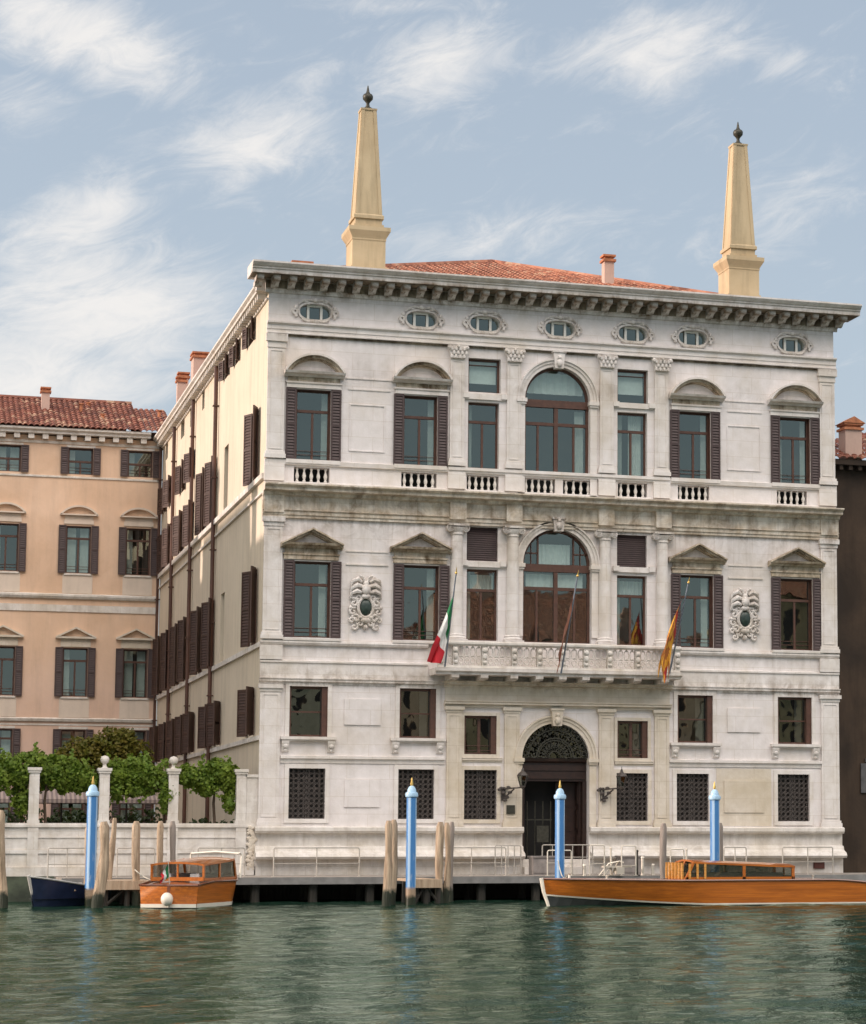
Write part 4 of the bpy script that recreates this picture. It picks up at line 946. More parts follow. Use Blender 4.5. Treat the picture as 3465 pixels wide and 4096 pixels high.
def leaves(blobs, n, size, seed):
    """n leaf faces spread through ellipsoids (cx,cy,cz,rx,ry,rz), denser towards the outside, in ragged clumps"""
    rr = random.Random(seed); p = MB(); wts = [b[3]*b[5] for b in blobs]
    for b in rr.choices(blobs, wts, k=n):
        d = Vector((rr.gauss(0,1), rr.gauss(0,1), rr.gauss(0,1))).normalized(); q = rr.random()**.40
        c = Vector((b[0]+d.x*b[3]*q, b[1]+d.y*b[4]*q, b[2]+d.z*b[5]*q))
        g_ = mnoise.noise(c*2.6+Vector((seed,0,0)))
        if g_ < -.12 and rr.random() < .8: continue
        c += d*g_*.22
        nrm = (d*.5+Vector((rr.gauss(0,.6), rr.gauss(0,.6)-.2, rr.gauss(0,.6)+.25))).normalized()
        t = nrm.orthogonal().normalized(); t = Matrix.Rotation(rr.random()*6.28, 3, nrm) @ t; s = nrm.cross(t); z = size*rr.uniform(.6, 1.25)
        p.poly([c-t*z*.5, c+s*z*.36-t*z*.05, c+t*z*.6, c-s*z*.36-t*z*.05])
    return p
VINES = [
 ('climbing vine hanging over the leftmost pillar of the garden wall', [(-9.6,.7,4.4,1.0,.7,.5),(-9.0,.9,4.6,.9,.6,.5),(-8.25,.6,4.55,.6,.6,.55),(-8.1,.5,3.7,.28,.4,.75),(-7.75,.5,4.95,.45,.5,.32),(-8.75,.6,4.3,.5,.5,.4)], 8000, [(-8.1,.6)]),
 ('climbing vine in a broad mound between the first and second garden pillars', [(-7.0,.7,4.6,.8,.6,.5),(-6.5,.9,4.25,.9,.6,.42),(-6.3,.7,4.45,.6,.6,.42),(-5.85,.6,4.25,.42,.5,.30)], 8000, [(-7.3,.6)]),
 ('climbing vine in a tall mound behind the ball topped garden pillar', [(-4.8,.8,4.5,.6,.6,.42),(-4.1,.9,4.3,1.0,.6,.5),(-4.2,.8,4.55,.75,.6,.50),(-3.5,.6,4.25,.55,.5,.42),(-3.15,.3,3.7,.26,.3,.62),(-4.9,.6,3.9,.3,.4,.35),(-4.3,.7,4.0,.5,.4,.3)], 9500, [(-3.25,.5)]),
 ('climbing vine drooping beside the palace corner at the end of the garden wall', [(-2.3,.5,4.35,.65,.5,.36),(-1.4,.6,4.55,.70,.5,.42),(-.95,.5,4.2,.42,.4,.50),(-.98,.4,3.6,.22,.3,.45),(-1.7,.5,4.1,.4,.4,.3)], 7600, [(-1.5,.6)])]
for lb, bl, n, stems in VINES:
    rs = random.Random(n); extra = []
    t = empty('climbing_vine', (stems[0][0], .6, 1.45), lb, 'vine', 'vines along the garden wall')
    x, y = stems[0]
    p = leaves(bl, int(n*1.1), .15, int(abs(x)*10))
    for b in bl:
        for k in range(int(14*b[3]/.6)):
            a = rs.uniform(-1, 1); sx0, sy0, sz0 = b[0]+a*b[3], b[1]-b[4]*rs.uniform(.2, .8), b[2]-b[5]*.3*rs.random()
            ln = rs.uniform(.12, .5); dx = rs.uniform(-.2, .2)
            if rs.random() < .3: ln, dx, sz0 = rs.uniform(.2,.45)*-1, rs.uniform(-.25,.25), b[2]+b[5]*.6
            for q_ in range(int(abs(ln)*26)):
                f_ = rs.random(); c = Vector((sx0+dx*f_+rs.gauss(0,.03), sy0+rs.gauss(0,.03), sz0-ln*f_)); nr = Vector((rs.gauss(0,.7), -1, rs.gauss(0,.7)+.3)).normalized()
                t_ = nr.orthogonal().normalized(); t_ = Matrix.Rotation(rs.random()*6.28, 3, nr) @ t_; s_ = nr.cross(t_); z = rs.uniform(.09, .17)
                p.poly([c-t_*z*.5, c+s_*z*.36, c+t_*z*.6, c-s_*z*.36])
    p.v = [(a-x, b-.6, c-1.45) for a, b, c in p.v]
    p.build('foliage', M['vine'], t)
    q = MB(); q.tube([(0,0,-.1),(.05,.02,1.0),(-.03,0,2.0),(.04,.02,2.9)], [.07,.055,.05,.03], 7)
    for b in bl: q.tube([(.0,0,2.4),((b[0]-x)*.5,.05,2.9),(b[0]-x,b[1]-.6,b[2]-1.45)], [.035,.025,.012], 5)
    q.build('stem', M['bark'], t)
t = empty('tree', (-4.4, 12, 1.45), 'dark olive bushy tree standing behind the vine covered garden wall', 'tree')
bl = [(-.3,0,3.7,1.7,1.2,1.1),(.5,-.2,4.2,1.3,.9,.8),(-.9,0,4.1,.8,.8,.8),(.3,0,4.4,1.0,.9,.75),(.75,-.1,4.85,.42,.5,.38),(-1.6,0,3.4,.9,.8,.75),(1.0,0,3.6,.9,.8,.9),(-2.3,0,3.0,.6,.6,.6),(.0,-.3,3.0,2.0,1.0,.8)]
leaves(bl, 20000, .16, 77).build('crown', M['tree'], t)
q = MB(); q.tube([(0,0,-.1),(.05,0,1.2),(0,0,2.6)], [.2,.16,.12], 8)
for b in bl: q.tube([(0,0,1.6),(b[0]*.5,b[1]*.5,2.6),(b[0],b[1],b[2])], [.09,.06,.02], 6)
q.build('trunk', M['bark'], t)
for x, y, w_, h_, lb in ((-7.0,9,2.4,2.0,'dark clipped hedge under the striped parasol at the left of the garden'),(-4.2,9,2.2,2.0,'dark clipped hedge behind the middle garden pillars'),(-1.0,4.5,1.1,1.55,'low dark green hedge by the palace corner behind the garden wall')):
    t = empty('hedge', (x, y, 1.45), lb, 'hedge', 'garden hedges')
    leaves([(i*w_/6,0,h_*.45,w_/4.2,.5,h_*.52) for i in (-4,-2,0,2,4)], 4200, .16, int(y*7-x)).build('foliage', M['hedge'], t)
    q = MB()
    for i in (-2, 0, 2): q.tube([(i*w_/5,0,0),(i*w_/5,0,h_*.5)], [.05,.03], 6)
    q.build('stem', M['bark'], t)
def stripes(name, c1, c2, sc):
    m, nt, b = new(name); v = coords(nt, (1,1,1)); wv = N(nt, 'ShaderNodeTexWave', i_Scale=sc); L(nt, v, wv.inputs[0])
    L(nt, mix(nt, ramp(nt, wv.outputs['Fac'], [(.45, 0.0), (.55, 1.0)]), c1, c2), b.inputs['Base Color']); b.inputs['Roughness'].default_value = .9; return m
M['canvas'] = stripes('striped_canvas', (.30,.23,.20), (.17,.13,.12), 1.9)
for x, y, lb in ((-6.35,6.6,'striped brown canvas parasol between the two left garden pillars'),(-3.95,6.9,'striped brown canvas parasol behind the vine and the garden\'s middle pillars'),(-9.2,6.6,'striped brown canvas parasol at the very left of the garden')):
    t = empty('parasol', (x, y, 1.45), lb, 'parasol', 'striped garden parasols')
    p = MB(); h = 1.25
    p.add([(-h,-h,2.22),(h,-h,2.22),(h,h,2.22),(-h,h,2.22),(-.06,-.06,2.86),(.06,-.06,2.86),(.06,.06,2.86),(-.06,.06,2.86)], [(0,1,5,4),(1,2,6,5),(2,3,7,6),(3,0,4,7),(4,5,6,7)])
    for a, b, c, d in ((-h,h,-h,-h+.01),(-h,h,h-.01,h),(-h,-h+.01,-h+.01,h-.01),(h-.01,h,-h+.01,h-.01)): p.box(a, b, c, d, 2.08, 2.22)
    p.build('canopy', M['canvas'], t)
    q = MB(); q.tube([(0,0,0),(0,0,2.84)], .035, 8); q.lathe(0, 0, [(.3,0),(.3,.06),(.06,.1)], 12); q.build('pole', M['iron'], t)

# ------------------------------------------------------------------ landing deck
M['deck'] = plain('grey_deck', (.27,.235,.20), .8, .2, 3)
M['weathered'] = None
def wood(name, c1, c2, algae=None):
    m, nt, b = new(name); v = coords(nt, (9, 9, .9)); n = noise(nt, v, 1.0, 6, .6, .5)
    col = ramp(nt, n, [(.3, c1), (.7, c2)])
    if algae:
        t = N(nt, 'ShaderNodeNewGeometry'); s = N(nt, 'ShaderNodeSeparateXYZ'); L(nt, t.outputs['Position'], s.inputs[0])
        h = math_(nt, 'ADD', s.outputs[2], math_(nt, 'MULTIPLY', math_(nt, 'SUBTRACT', noise(nt, coords(nt), 5, 3), .5), .5))
        col = mix(nt, ramp(nt, h, [(algae-.08, 1.0), (min(1, algae+.10), 0.0)]), col, (.014,.018,.007))
    L(nt, col, b.inputs['Base Color']); b.inputs['Roughness'].default_value = .75
    bp = N(nt, 'ShaderNodeBump', i_Strength=1.0, i_Distance=.06); L(nt, n, bp.inputs['Height']); L(nt, bp.outputs[0], b.inputs['Normal']); return m
M['pile'] = wood('weathered_pile_wood', (.17,.115,.07), (.52,.39,.27), .58)
M['pile_grey'] = wood('grey_pile_wood', (.19,.155,.13), (.30,.25,.215), .58)
M['under'] = wood('wet_dark_wood', (.018,.016,.012), (.04,.032,.024))
M['plank'] = wood('jetty_plank', (.34,.24,.16), (.52,.39,.27))
deck = empty('landing_deck', (8, -2, 0), 'long grey deck on dark piles running along the foot of the white palace', 'deck')
D_ = lambda o: (setattr(o, 'parent', deck), setattr(o, 'matrix_parent_inverse', Matrix.Translation((-8,2,0))), o)[2]
p = MB()
y = -4.0
while y < -.02: p.box(-7.0, 24, y, min(y+.19, .0), .86, .94); y += .20
D_(p.build('planking', M['deck']))
p = MB(); p.box(-7.0, 24, -4.06, -4.0, .70, .935); D_(p.build('edge_beam', plain('grey_edge_beam', (.21,.20,.19), .7, .2, 3)))
p = MB(); p.box(-7, 24, -.4, 0, -.6, .85)
x = -6.5
while x < 24:
    for y in (-3.7, -1.8): p.tube([(x,y,-.8),(x,y,.86)], .16, 8)
    p.box(x-.1, x+.1, -3.95, 0, .62, .855); x += 1.95
D_(p.build('pile_frame', M['under']))
for x0, x1, lb in ((-5.95,-4.40,'short wooden jetty beside the docked boat at the left'),(4.0,5.0,'short wooden jetty between the poles in the middle of the deck')):
    t = empty('jetty', ((x0+x1)/2, -5.5, 0), lb, 'jetty', 'small wooden jetties'); hw = (x1-x0)/2; p = MB(); y = -1.5
    while y < 1.35: p.box(-hw, hw, y, y+.17, .82, .90); y += .18
    p.box(-hw, hw, -1.56, -1.5, .62, .90); p.build('planking', M['plank'], t)
    q = MB()
    for sx_ in (-hw+.1, 0, hw-.1):
        for yy in (-1.35, .2): q.tube([(sx_,yy,-.6),(sx_+.03,yy,.8)], .09, 7)
    q.tube([(-hw+.1,-1.35,.1),(0,-1.35,.7),(hw-.1,-1.35,.15)], .06, 6); q.box(-hw, hw, -1.4, -1.3, .66, .8); q.build('pile_frame', M['under'], t)

# mooring poles
def pole(x, y, top, r, lean, grey, label, bend=0):
    p = MB(); k = 16; pts = []; rad = []; rr = random.Random(int(x*31+y*7)); ph = rr.random()*6
    for i in range(k+1):
        t = i/k; z = -.8+(top+.8)*t
        pts.append((lean*t+(bend+.018)*sin(t*pi*1.8+ph), .03*sin(3*t+ph), z)); rad.append(r*.84*(1.05-.20*t)*(1+.10*sin(9*t+ph)+.05*sin(21*t+2*ph)))
    rad[-1] = r*.45; pts[-2] = (pts[-2][0], pts[-2][1], top-.16)
    p.tube(pts, rad, 10)
    o = p.build('mooring_pole', M['pile_grey' if grey else 'pile'], None, 60, (x, y, 0)); tag(o, label, 'pole', 'weathered wooden mooring poles')
pole(-9.02, -8.1, 3.10, .17, -.10, 0, 'weathered wooden pole cut by the left edge of the photo', .03)
pole(-6.30, -5.2, 2.66, .15, .04, 0, 'pale wooden pole half hidden behind the left blue mooring post')
pole(-6.30, -9.9, 2.74, .21, .10, 0, 'thick crooked wooden pole just right of the left blue post', .06)
pole(-5.55, -4.6, 2.90, .13, .10, 0, 'thin leaning wooden pole behind the left jetty', .03)
pole(-4.86, -6.9, 2.78, .17, -.06, 0, 'straight wooden pole at the front corner of the left jetty')
pole(-3.92, -4.6, 2.80, .14, .02, 0, 'wooden pole standing behind the cabin of the left taxi boat')
pole(-3.50, -4.5, 2.80, .14, .0, 1, 'grey wooden pole right behind the cabin roof of the left taxi boat')
pole(2.70, -9.2, 2.80, .16, .06, 0, 'wooden pole leftmost of the middle cluster, left of a twin')
pole(3.06, -8.2, 2.84, .16, .08, 0, 'wooden pole between its twin and the middle blue post', .02)
pole(5.00, -6.6, 2.78, .17, .03, 0, 'pale wooden pole at the right corner of the middle jetty')
pole(5.26, -6.4, 2.76, .13, .06, 0, 'brown wooden pole touching the pale one at the middle jetty', .03)
pole(5.80, -4.7, 2.80, .13, .06, 1, 'thin grey wooden pole right of the middle jetty')
pole(13.20, -5.5, 2.76, .15, .0, 1, 'grey wooden pole behind the large taxi boat, left of the cabin')
pole(15.30, -5.5, 2.78, .14, .0, 1, 'grey wooden pole just right of the rightmost blue post')
def blue_mat():
    m, nt, b = new('blue_white_paint'); t = N(nt, 'ShaderNodeTexCoord'); s = N(nt, 'ShaderNodeSeparateXYZ'); L(nt, t.outputs['Object'], s.inputs[0])
    a = math_(nt, 'ARCTAN2', s.outputs[1], s.outputs[0])
    band = math_(nt, 'FRACT', math_(nt, 'MULTIPLY', math_(nt, 'ADD', a, pi+.35), 4/(2*pi)))
    col = mix(nt, ramp(nt, band, [(0, 0.0), (.66, 0.0), (.68, 1.0), (1, 1.0)], 'LINEAR'), (.050,.185,.43), (.33,.48,.64))  # striped paint; pale bands turned left so the lit side is painted in
    n = noise(nt, coords(nt, (4,4,1)), 2, 5); col = mix(nt, ramp(nt, n, [(.58, 0.0), (.78, .5)]), col, (.55,.58,.58))
    h = math_(nt, 'ADD', s.outputs[2], math_(nt, 'MULTIPLY', math_(nt, 'SUBTRACT', noise(nt, coords(nt), 6, 3), .5), .25))
    col = mix(nt, ramp(nt, h, [(.62, 1.0), (.70, 0.0)]), col, (.30,.21,.14)); col = mix(nt, ramp(nt, h, [(.34, 1.0), (.45, 0.0)]), col, (.016,.020,.008))
    L(nt, col, b.inputs['Base Color']); b.inputs['Roughness'].default_value = .4; return m
M['blue'] = blue_mat(); M['gold'] = plain('gold_leaf', (.75,.50,.15), .35, .15, 8, .8)
M['pale_blue'] = plain('pale_blue_paint', (.35,.52,.68), .4, .12, 5)
for x, y, lb in ((-6.33,-7.2,'blue mooring post with gold tip in front of the garden wall, by the left jetty'),(3.62,-8.6,'blue mooring post with gold tip by the middle jetty'),(9.18,-6.5,'blue mooring post with gold tip at the bow of the large taxi boat'),(14.73,-6.5,'blue mooring post with gold tip behind the cabin of the large taxi boat')):
    t = empty('mooring_post', (x, y, 0), lb, 'mooring post', 'blue painted mooring posts')
    r_ = .165; p = MB(); p.lathe(0, 0, [(r_,-.8),(r_,3.54)], 14); p.build('shaft', M['blue'], t, 40)
    q = MB(); q.lathe(0, 0, [(r_,3.54),(.205,3.57),(.215,3.64),(.20,3.70),(.15,3.72),(.14,3.80),(.10,3.88),(.05,3.92)], 14); q.build('cap', M['pale_blue'], t, 40)
    q = MB(); q.lathe(0, 0, [(.035,3.92),(.05,3.98),(.03,4.06),(.025,4.14),(.0,4.20)], 8); q.build('gold_tip', M['gold'], t, 40)

# railings along the deck
M['rail'] = plain('grey_painted_steel', (.40,.36,.31), .5, .12, 6)
M['rail_pale'] = plain('pale_steel', (.62,.56,.47), .4, .1, 6, .3)
def railing(x0, x1, y, z1, mid, mat_, label, posts=2, z0=.94, cat='railing', grp='steel railings on the deck'):
    p = MB(); w_ = x1-x0
    p.tube([(0,0,0),(0,0,z1-z0-.04),(.04,0,z1-z0),(w_-.04,0,z1-z0),(w_,0,z1-z0-.04),(w_,0,0)], .024, 6)
    for i in range(1, posts-1): p.tube([(w_*i/(posts-1),0,0),(w_*i/(posts-1),0,z1-z0)], .02, 6)
    for m_ in mid: p.tube([(0,0,m_),(w_,0,m_)], .015, 5)
    for i in range(posts): p.box(w_*i/(posts-1)-.06, w_*i/(posts-1)+.06, -.06, .06, 0, .02)
    tag(p.build('railing', M[mat_], None, 40, (x0, y, z0)), label, cat, grp)
RL = [(-7.42,-6.2,'railing left of the left blue post, before the garden wall'),(-5.2,-3.98,'railing behind the left jetty and the straight pole'),(-2.55,-1.0,'railing at the garden wall\'s end, behind the taxi boat bow'),(-.02,2.9,'long railing below the first ground floor grille of the palace'),(5.6,8.05,'railing right of the middle cluster of poles'),(16.1,16.95,'short railing between the rightmost grey pole and the taxi cabin'),(18.35,20.3,'railing at the palace\'s right corner behind the taxi stern')]
for a, b, lb in RL: railing(a, b, -3.6, 1.92, [.45], 'rail', lb, 3)
railing(8.35, 9.3, -.9, 1.98, [.3,.6], 'rail', 'small gate railing at the left of the entrance steps', 5)
railing(10.1, 12.0, -.9, 2.0, [.62], 'rail', 'railing across the entrance steps right of the blue post', 6)
railing(9.36, 10.22, -4.3, 1.82, [.45], 'rail_pale', 'pale boarding rail round the blue post at the taxi bow')
railing(10.88, 11.42, -4.3, 2.0, [.42], 'rail_pale', 'pale narrow boarding rail, left one of the bright pair by the entrance')
railing(12.05, 12.57, -4.3, 1.98, [.35], 'rail_pale', 'pale narrow boarding rail, right one of the bright pair by the entrance')
railing(13.85, 14.35, -4.3, 1.86, [.4], 'rail_pale', 'pale boarding rail above the front of the taxi cabin')
for x, z, lb in ((10.68,1.34,'short white bollard between the pale boarding rails'),(12.95,1.60,'white bollard left of the grey pole behind the taxi'),(13.66,1.54,'white bollard just left of the taxi cabin front'),(13.33,1.34,'short low bollard between two white ones behind the taxi')):
    p = MB(); h = z-.94; p.lathe(0, 0, [(.075,0),(.075,.03),(.055,.04),(.055,h-.06),(.075,h-.05),(.06,h),(.0,h+.02)], 10); tag(p.build('bollard', M['rail_pale'], None, 40, (x, -4.35 if x < 12 else -3.9, .94)), lb, 'bollard', 'white bollards on the deck')
for x, lb in ((9.75,'grey stone block at the foot of the entrance by the blue post'),(13.0,'grey box on the deck behind the taxi boat, left of its cabin')):
    p = MB(); p.box(-.42, .42, -.3, .3, 0, .62); p.box(-.46, .46, -.34, .34, .62, .68); p.box(-.4, .4, -.315, -.30, .08, .55); tag(p.build('deck_box', plain('grey_deck_box', (.22,.195,.18), .8), None, 0, (x, -2.2, .94)), lb, 'box')
p = MB(); p.tube([(0,0,0),(.35,0,.42),(.75,0,.50),(.9,0,.45)], .03, 6); p.tube([(.2,0,0),(.5,0,.46)], .025, 6); p.tube([(.55,.3,.0),(.7,.0,.5)], .025, 6); p.box(.2, 1.2, -.05, .35, .28, .34); p.box(.62, .9, -.12, .2, .05, .30)
tag(p.build('gangway', M['rail_pale'], None, 40, (11.25, -4.2, .94)), 'folded pale gangway lying on the deck behind the taxi bow', 'gangway')
p = MB(); p.box(-.22, .22, -.02, .04, 0, .24); p.box(-.19, .19, -.035, -.02, .03, .21); tag(p.build('red_hatch', plain('dark_red_paint', (.10,.028,.018), .6), None, 0, (21.16, -.14, 1.10)), 'small dark red plate low on the palace plinth at the right', 'plate')
p = MB(); p.box(-.16, .16, -.03, 0, -.16, .16); p.box(-.13, .13, -.04, -.03, -.13, .13); tag(p.build('plaque', M['bronze'], None, 0, (9.11, -.125, 3.28)), 'small square bronze plaque on the pilaster left of the entrance', 'plaque')

for x, h, lb in ((11.75,.95,'thin pale post between the two bright boarding rails'),(12.72,.85,'dark post beside the right boarding rail'),(14.55,.9,'thin pale post just left of the rightmost blue post')):
    p = MB(); p.tube([(0,0,0),(0,0,h)], .035, 7); p.ball((0,0,h), .05, 7, 5); p.box(-.09, .09, -.09, .09, 0, .03); tag(p.build('deck_post', M['under'] if 'dark' in lb else M['rail_pale'], None, 40, (x, -4.0, .94)), lb, 'post')
def rope(a, b, sag, lb):
    a, b = Vector(a), Vector(b); pts = [a.lerp(b, i/14)-a-Vector((0,0,sag*4*(i/14)*(1-i/14))) for i in range(15)]; p = MB(); p.tube(pts, .018, 5)
    tag(p.build('mooring_rope', plain('pale_mooring_rope', (.50,.46,.38), .9, .15, 14), None, 40, a), lb, 'rope')
rope((8.25,-10.6,1.02), (9.08,-6.66,1.5), .25, 'mooring rope from the bow of the large taxi boat to the blue post')
rope((-4.3,-8.6,.95), (-4.95,-7.04,1.25), .12, 'mooring rope from the left taxi boat to the jetty pole')
# wall lanterns beside the entrance
def lantern(x, label):
    t = empty('wall_lantern', (x, -.12, 4.0), label, 'lantern', 'iron lanterns beside the entrance')
    p = MB(); p.tube([(-.25,0,.02),(0,-.25,.05),(.15,-.50,.06),(.28,-.60,.08)], .03, 6); p.tube([(-.3,0,-.35),(-.15,-.15,-.2),(.05,-.35,.02)], .03, 6)
    for a, b, c in ((-.35,-.05,.05),(-.28,-.08,-.12),(-.15,-.1,-.28),(-.05,-.12,-.1),(-.22,-.06,-.38),(-.42,-.05,.0),(-.1,-.1,.08)): p.ball((a,b,c), .075, 6, 4, (1.2,.7,.8))
    p.box(-.34, -.18, .0, .03, -.4, .1); p.build('bracket', M['iron'], t, 40)
    h = MB(); cx, cy = .30, -.60
    for i in range(6):
        a = i*pi/3; h.tube([(cx+.10*cos(a),cy+.10*sin(a),.12),(cx+.20*cos(a),cy+.20*sin(a),.48)], .014, 5)
    h.lathe(cx, cy, [(.03,.02),(.11,.10),(.11,.13)], 6); h.lathe(cx, cy, [(.21,.48),(.22,.51),(.14,.60),(.06,.66),(.05,.72),(.02,.78)], 6); h.tube([(cx,cy,.78),(cx,cy,.86)], .012, 4); h.lathe(cx, cy, [(.03,.13),(.03,.26),(.0,.28)], 6)
    h.build('lantern_frame', M['iron'], t, 30)
    q = MB(); q.lathe(cx, cy, [(.095,.13),(.19,.475)], 6); q.build('pane', M['glass_dark'], t)
lantern(9.10, 'black iron lantern on a leafy bracket left of the entrance door'); lantern(12.86, 'black iron lantern on a leafy bracket right of the entrance door')

# ------------------------------------------------------------------ flags
def cloth(mb, P, nu, nv, amp, seed, bands):
    """P(s,t) gives points of a hanging cloth; bands(s,t) picks the material slot"""
    rr = random.Random(seed); ph = [rr.random()*6 for _ in range(4)]; g_ = []
    for i in range(nu+1):
        for j in range(nv+1):
            s, t = i/nu, j/nv; x, y, z = P(s, t)
            g_.append((x+amp*.5*s*sin(9*t+3*s+ph[1]), y+amp*(.25+s)*sin(7*t+4*s+ph[0])+amp*.4*sin(17*t-2*s+ph[2]), z))
    for i in range(nu):
        for j in range(nv):
            mb.mi = bands((i+.5)/nu, (j+.5)/nv); a = i*(nv+1)+j; mb.add([g_[k] for k in (a, a+1, a+nv+2, a+nv+1)], [(0,1,2,3)])
def bil(a, b, c, d): return lambda s, t: tuple((1-s)*((1-t)*a[k]+t*b[k])+s*((1-t)*c[k]+t*d[k]) for k in range(3))
def cl_mat(name, c, sc=5): return plain(name, c, .8, .12, sc)
M['f_green'] = cl_mat('green_cloth', (.012,.16,.055)); M['f_white'] = cl_mat('white_cloth', (.75,.73,.70)); M['f_red'] = cl_mat('red_cloth', (.55,.018,.030)); M['f_brown'] = cl_mat('brown_cloth', (.30,.125,.080), 9)
M['f_gold'] = cl_mat('gold_cloth', (.68,.33,.035), 9); M['f_crim'] = cl_mat('crimson_cloth', (.42,.035,.03), 9)
M['f_ochre'] = cl_mat('rust_cloth', (.34,.11,.02), 9); M['pole_steel'] = plain('flagpole_steel', (.22,.25,.30), .4, .1, 5, .4)
def flag(label, base, top, cl, mats, sm=0):
    t = empty('flag', base, label, 'flag', 'flags hanging at the balcony'); b = Vector(base)
    p = MB(); v = Vector(top)-b; p.tube([(0,0,0), v], [.035,.025], 8); q = MB(); q.mi = 0
    p.build('flagpole', M['pole_steel'], t, 40)
    f = MB(); n = v.normalized(); f.ball(v+n*.04, .05, 8, 5); f.tube([v+n*.06, v+n*.26], [.03,.005], 6); f.build('finial', M['gold'], t, 40)
    cl(q, b, v); q.build('cloth', mats, t, 60)
def fx(b, pts): return [tuple(Vector(p)-b) for p in pts]
def it_cl(q, b, v):
    A_, B2, C2, D2 = fx(b, [(6.40,-2.30,10.84),(6.385,-1.75,9.52),(5.50,-2.05,8.62),(6.08,-1.65,8.42)])
    P0 = bil(A_, B2, C2, D2)
    def P(s, t):
        x, y, z = P0(s, t); return (x+.10*sin(pi*s)*(1-t), y, z-.28*max(0, s-.85)/.15*(1-t)*.6+.05*sin(pi*s))
    cloth(q, P, 24, 18, .10, 3, lambda s, t: 0 if s < .30 else (1 if s < .66 else 2))
flag('green, white and red striped flag hanging at the left end of the balcony', (6.37,-1.18,8.36), (6.42,-2.6,11.55), it_cl, [M['f_green'], M['f_white'], M['f_red']])
def br_cl(q, b, v):
    A_, B2, C2, D2 = fx(b, [(10.83,-2.35,11.0),(10.74,-1.45,9.5),(10.36,-2.1,9.05),(10.52,-1.45,8.15)]); P0 = bil(A_, B2, C2, D2)
    cloth(q, lambda s, t: (lambda p: (p[0]+.05*sin(6*t), p[1], p[2]))(P0(s, t)), 12, 22, .09, 8, lambda s, t: 0)
flag('furled dark brown flag hanging at the middle of the balcony', (10.70,-1.18,8.2), (10.90,-2.6,11.6), br_cl, [M['f_brown'], M['f_crim']])
def ve_cl(q, b, v):
    A_, B2, C2, D2 = fx(b, [(15.0,-2.35,11.0),(14.86,-1.5,9.4),(14.18,-2.1,8.95),(14.56,-1.6,8.45)]); P0 = bil(A_, B2, C2, D2)
    def P(s, t):
        x, y, z = P0(s, t); return (x-.06*sin(5*t), y, z-(.75*max(0, s-.7)/.3*(.5+.5*cos(t*6*pi))))
    def bn(s, t):
        if s < .16: return 0
        k = mnoise.noise(Vector((s*5, t*6, 3.1)))
        if .2 < s < .5: return 1 if k > -.25 else 0
        return 2 if k > -.05 else (1 if k > -.3 else 0)
    cloth(q, P, 26, 24, .10, 21, bn)
flag('crumpled red and gold flag with ragged tails at the right end of the balcony', (14.86,-1.18,8.3), (15.12,-2.6,11.5), ve_cl, [M['f_crim'], M['f_gold'], M['f_ochre']])

# ------------------------------------------------------------------ boats
def varnish(name, c1, c2, rough=.16):
    m, nt, b = new(name); v = coords(nt, (.7, 7, 16)); n = noise(nt, v, 1.0, 8, .7, .5)
    col = ramp(nt, n, [(.25, tuple(c*.55 for c in c1)), (.5, c1), (.72, c2)])
    pl = N(nt, 'ShaderNodeTexWave', wave_type='BANDS', bands_direction='Z', i_Scale=2.6, i_Distortion=.0); L(nt, coords(nt), pl.inputs[0]); col = mix(nt, ramp(nt, pl.outputs['Fac'], [(.0, .28), (.06, 0.0)]), col, tuple(c*.3 for c in c1)); L(nt, col, b.inputs['Base Color']); b.inputs['Roughness'].default_value = .35
    b.inputs['Coat Weight'].default_value = .8; b.inputs['Coat Roughness'].default_value = .06; return m
M['varnish'] = varnish('varnished_mahogany', (.42,.110,.008), (.60,.175,.012)); M['varnish_dark'] = varnish('dark_deck_mahogany', (.13,.035,.012), (.20,.06,.02))
M['varnish_gold'] = varnish('golden_varnish', (.62,.27,.05), (.74,.42,.14))
M['boat_white'] = plain('cream_boat_paint', (.70,.64,.54), .35, .06, 5); M['antifoul'] = plain('dark_bottom_paint', (.02,.022,.02), .5, .3, 4)
M['grey_gunwale'] = plain('grey_gunwale_paint', (.42,.40,.37), .5, .15, 5)
M['navy'] = plain('navy_boat_paint', (.012,.018,.045), .3, .2, 5); M['rope'] = plain('pale_rope', (.55,.50,.42), .9, .15, 14)
def hull_loft(st, zoff=0):
    """stations (x, half beam at gunwale, half beam at waterline, gunwale z, keel z) -> side skin points per station"""
    return st
def loft(mb, rows):
    n = len(rows[0]); b = len(mb.v)
    for r in rows: mb.v += [tuple(p) for p in r]
    for i in range(len(rows)-1):
        for j in range(n-1):
            a = b+i*n+j; mb.f.append((a, a+1, a+n+1, a+n)); mb.m.append(mb.mi)
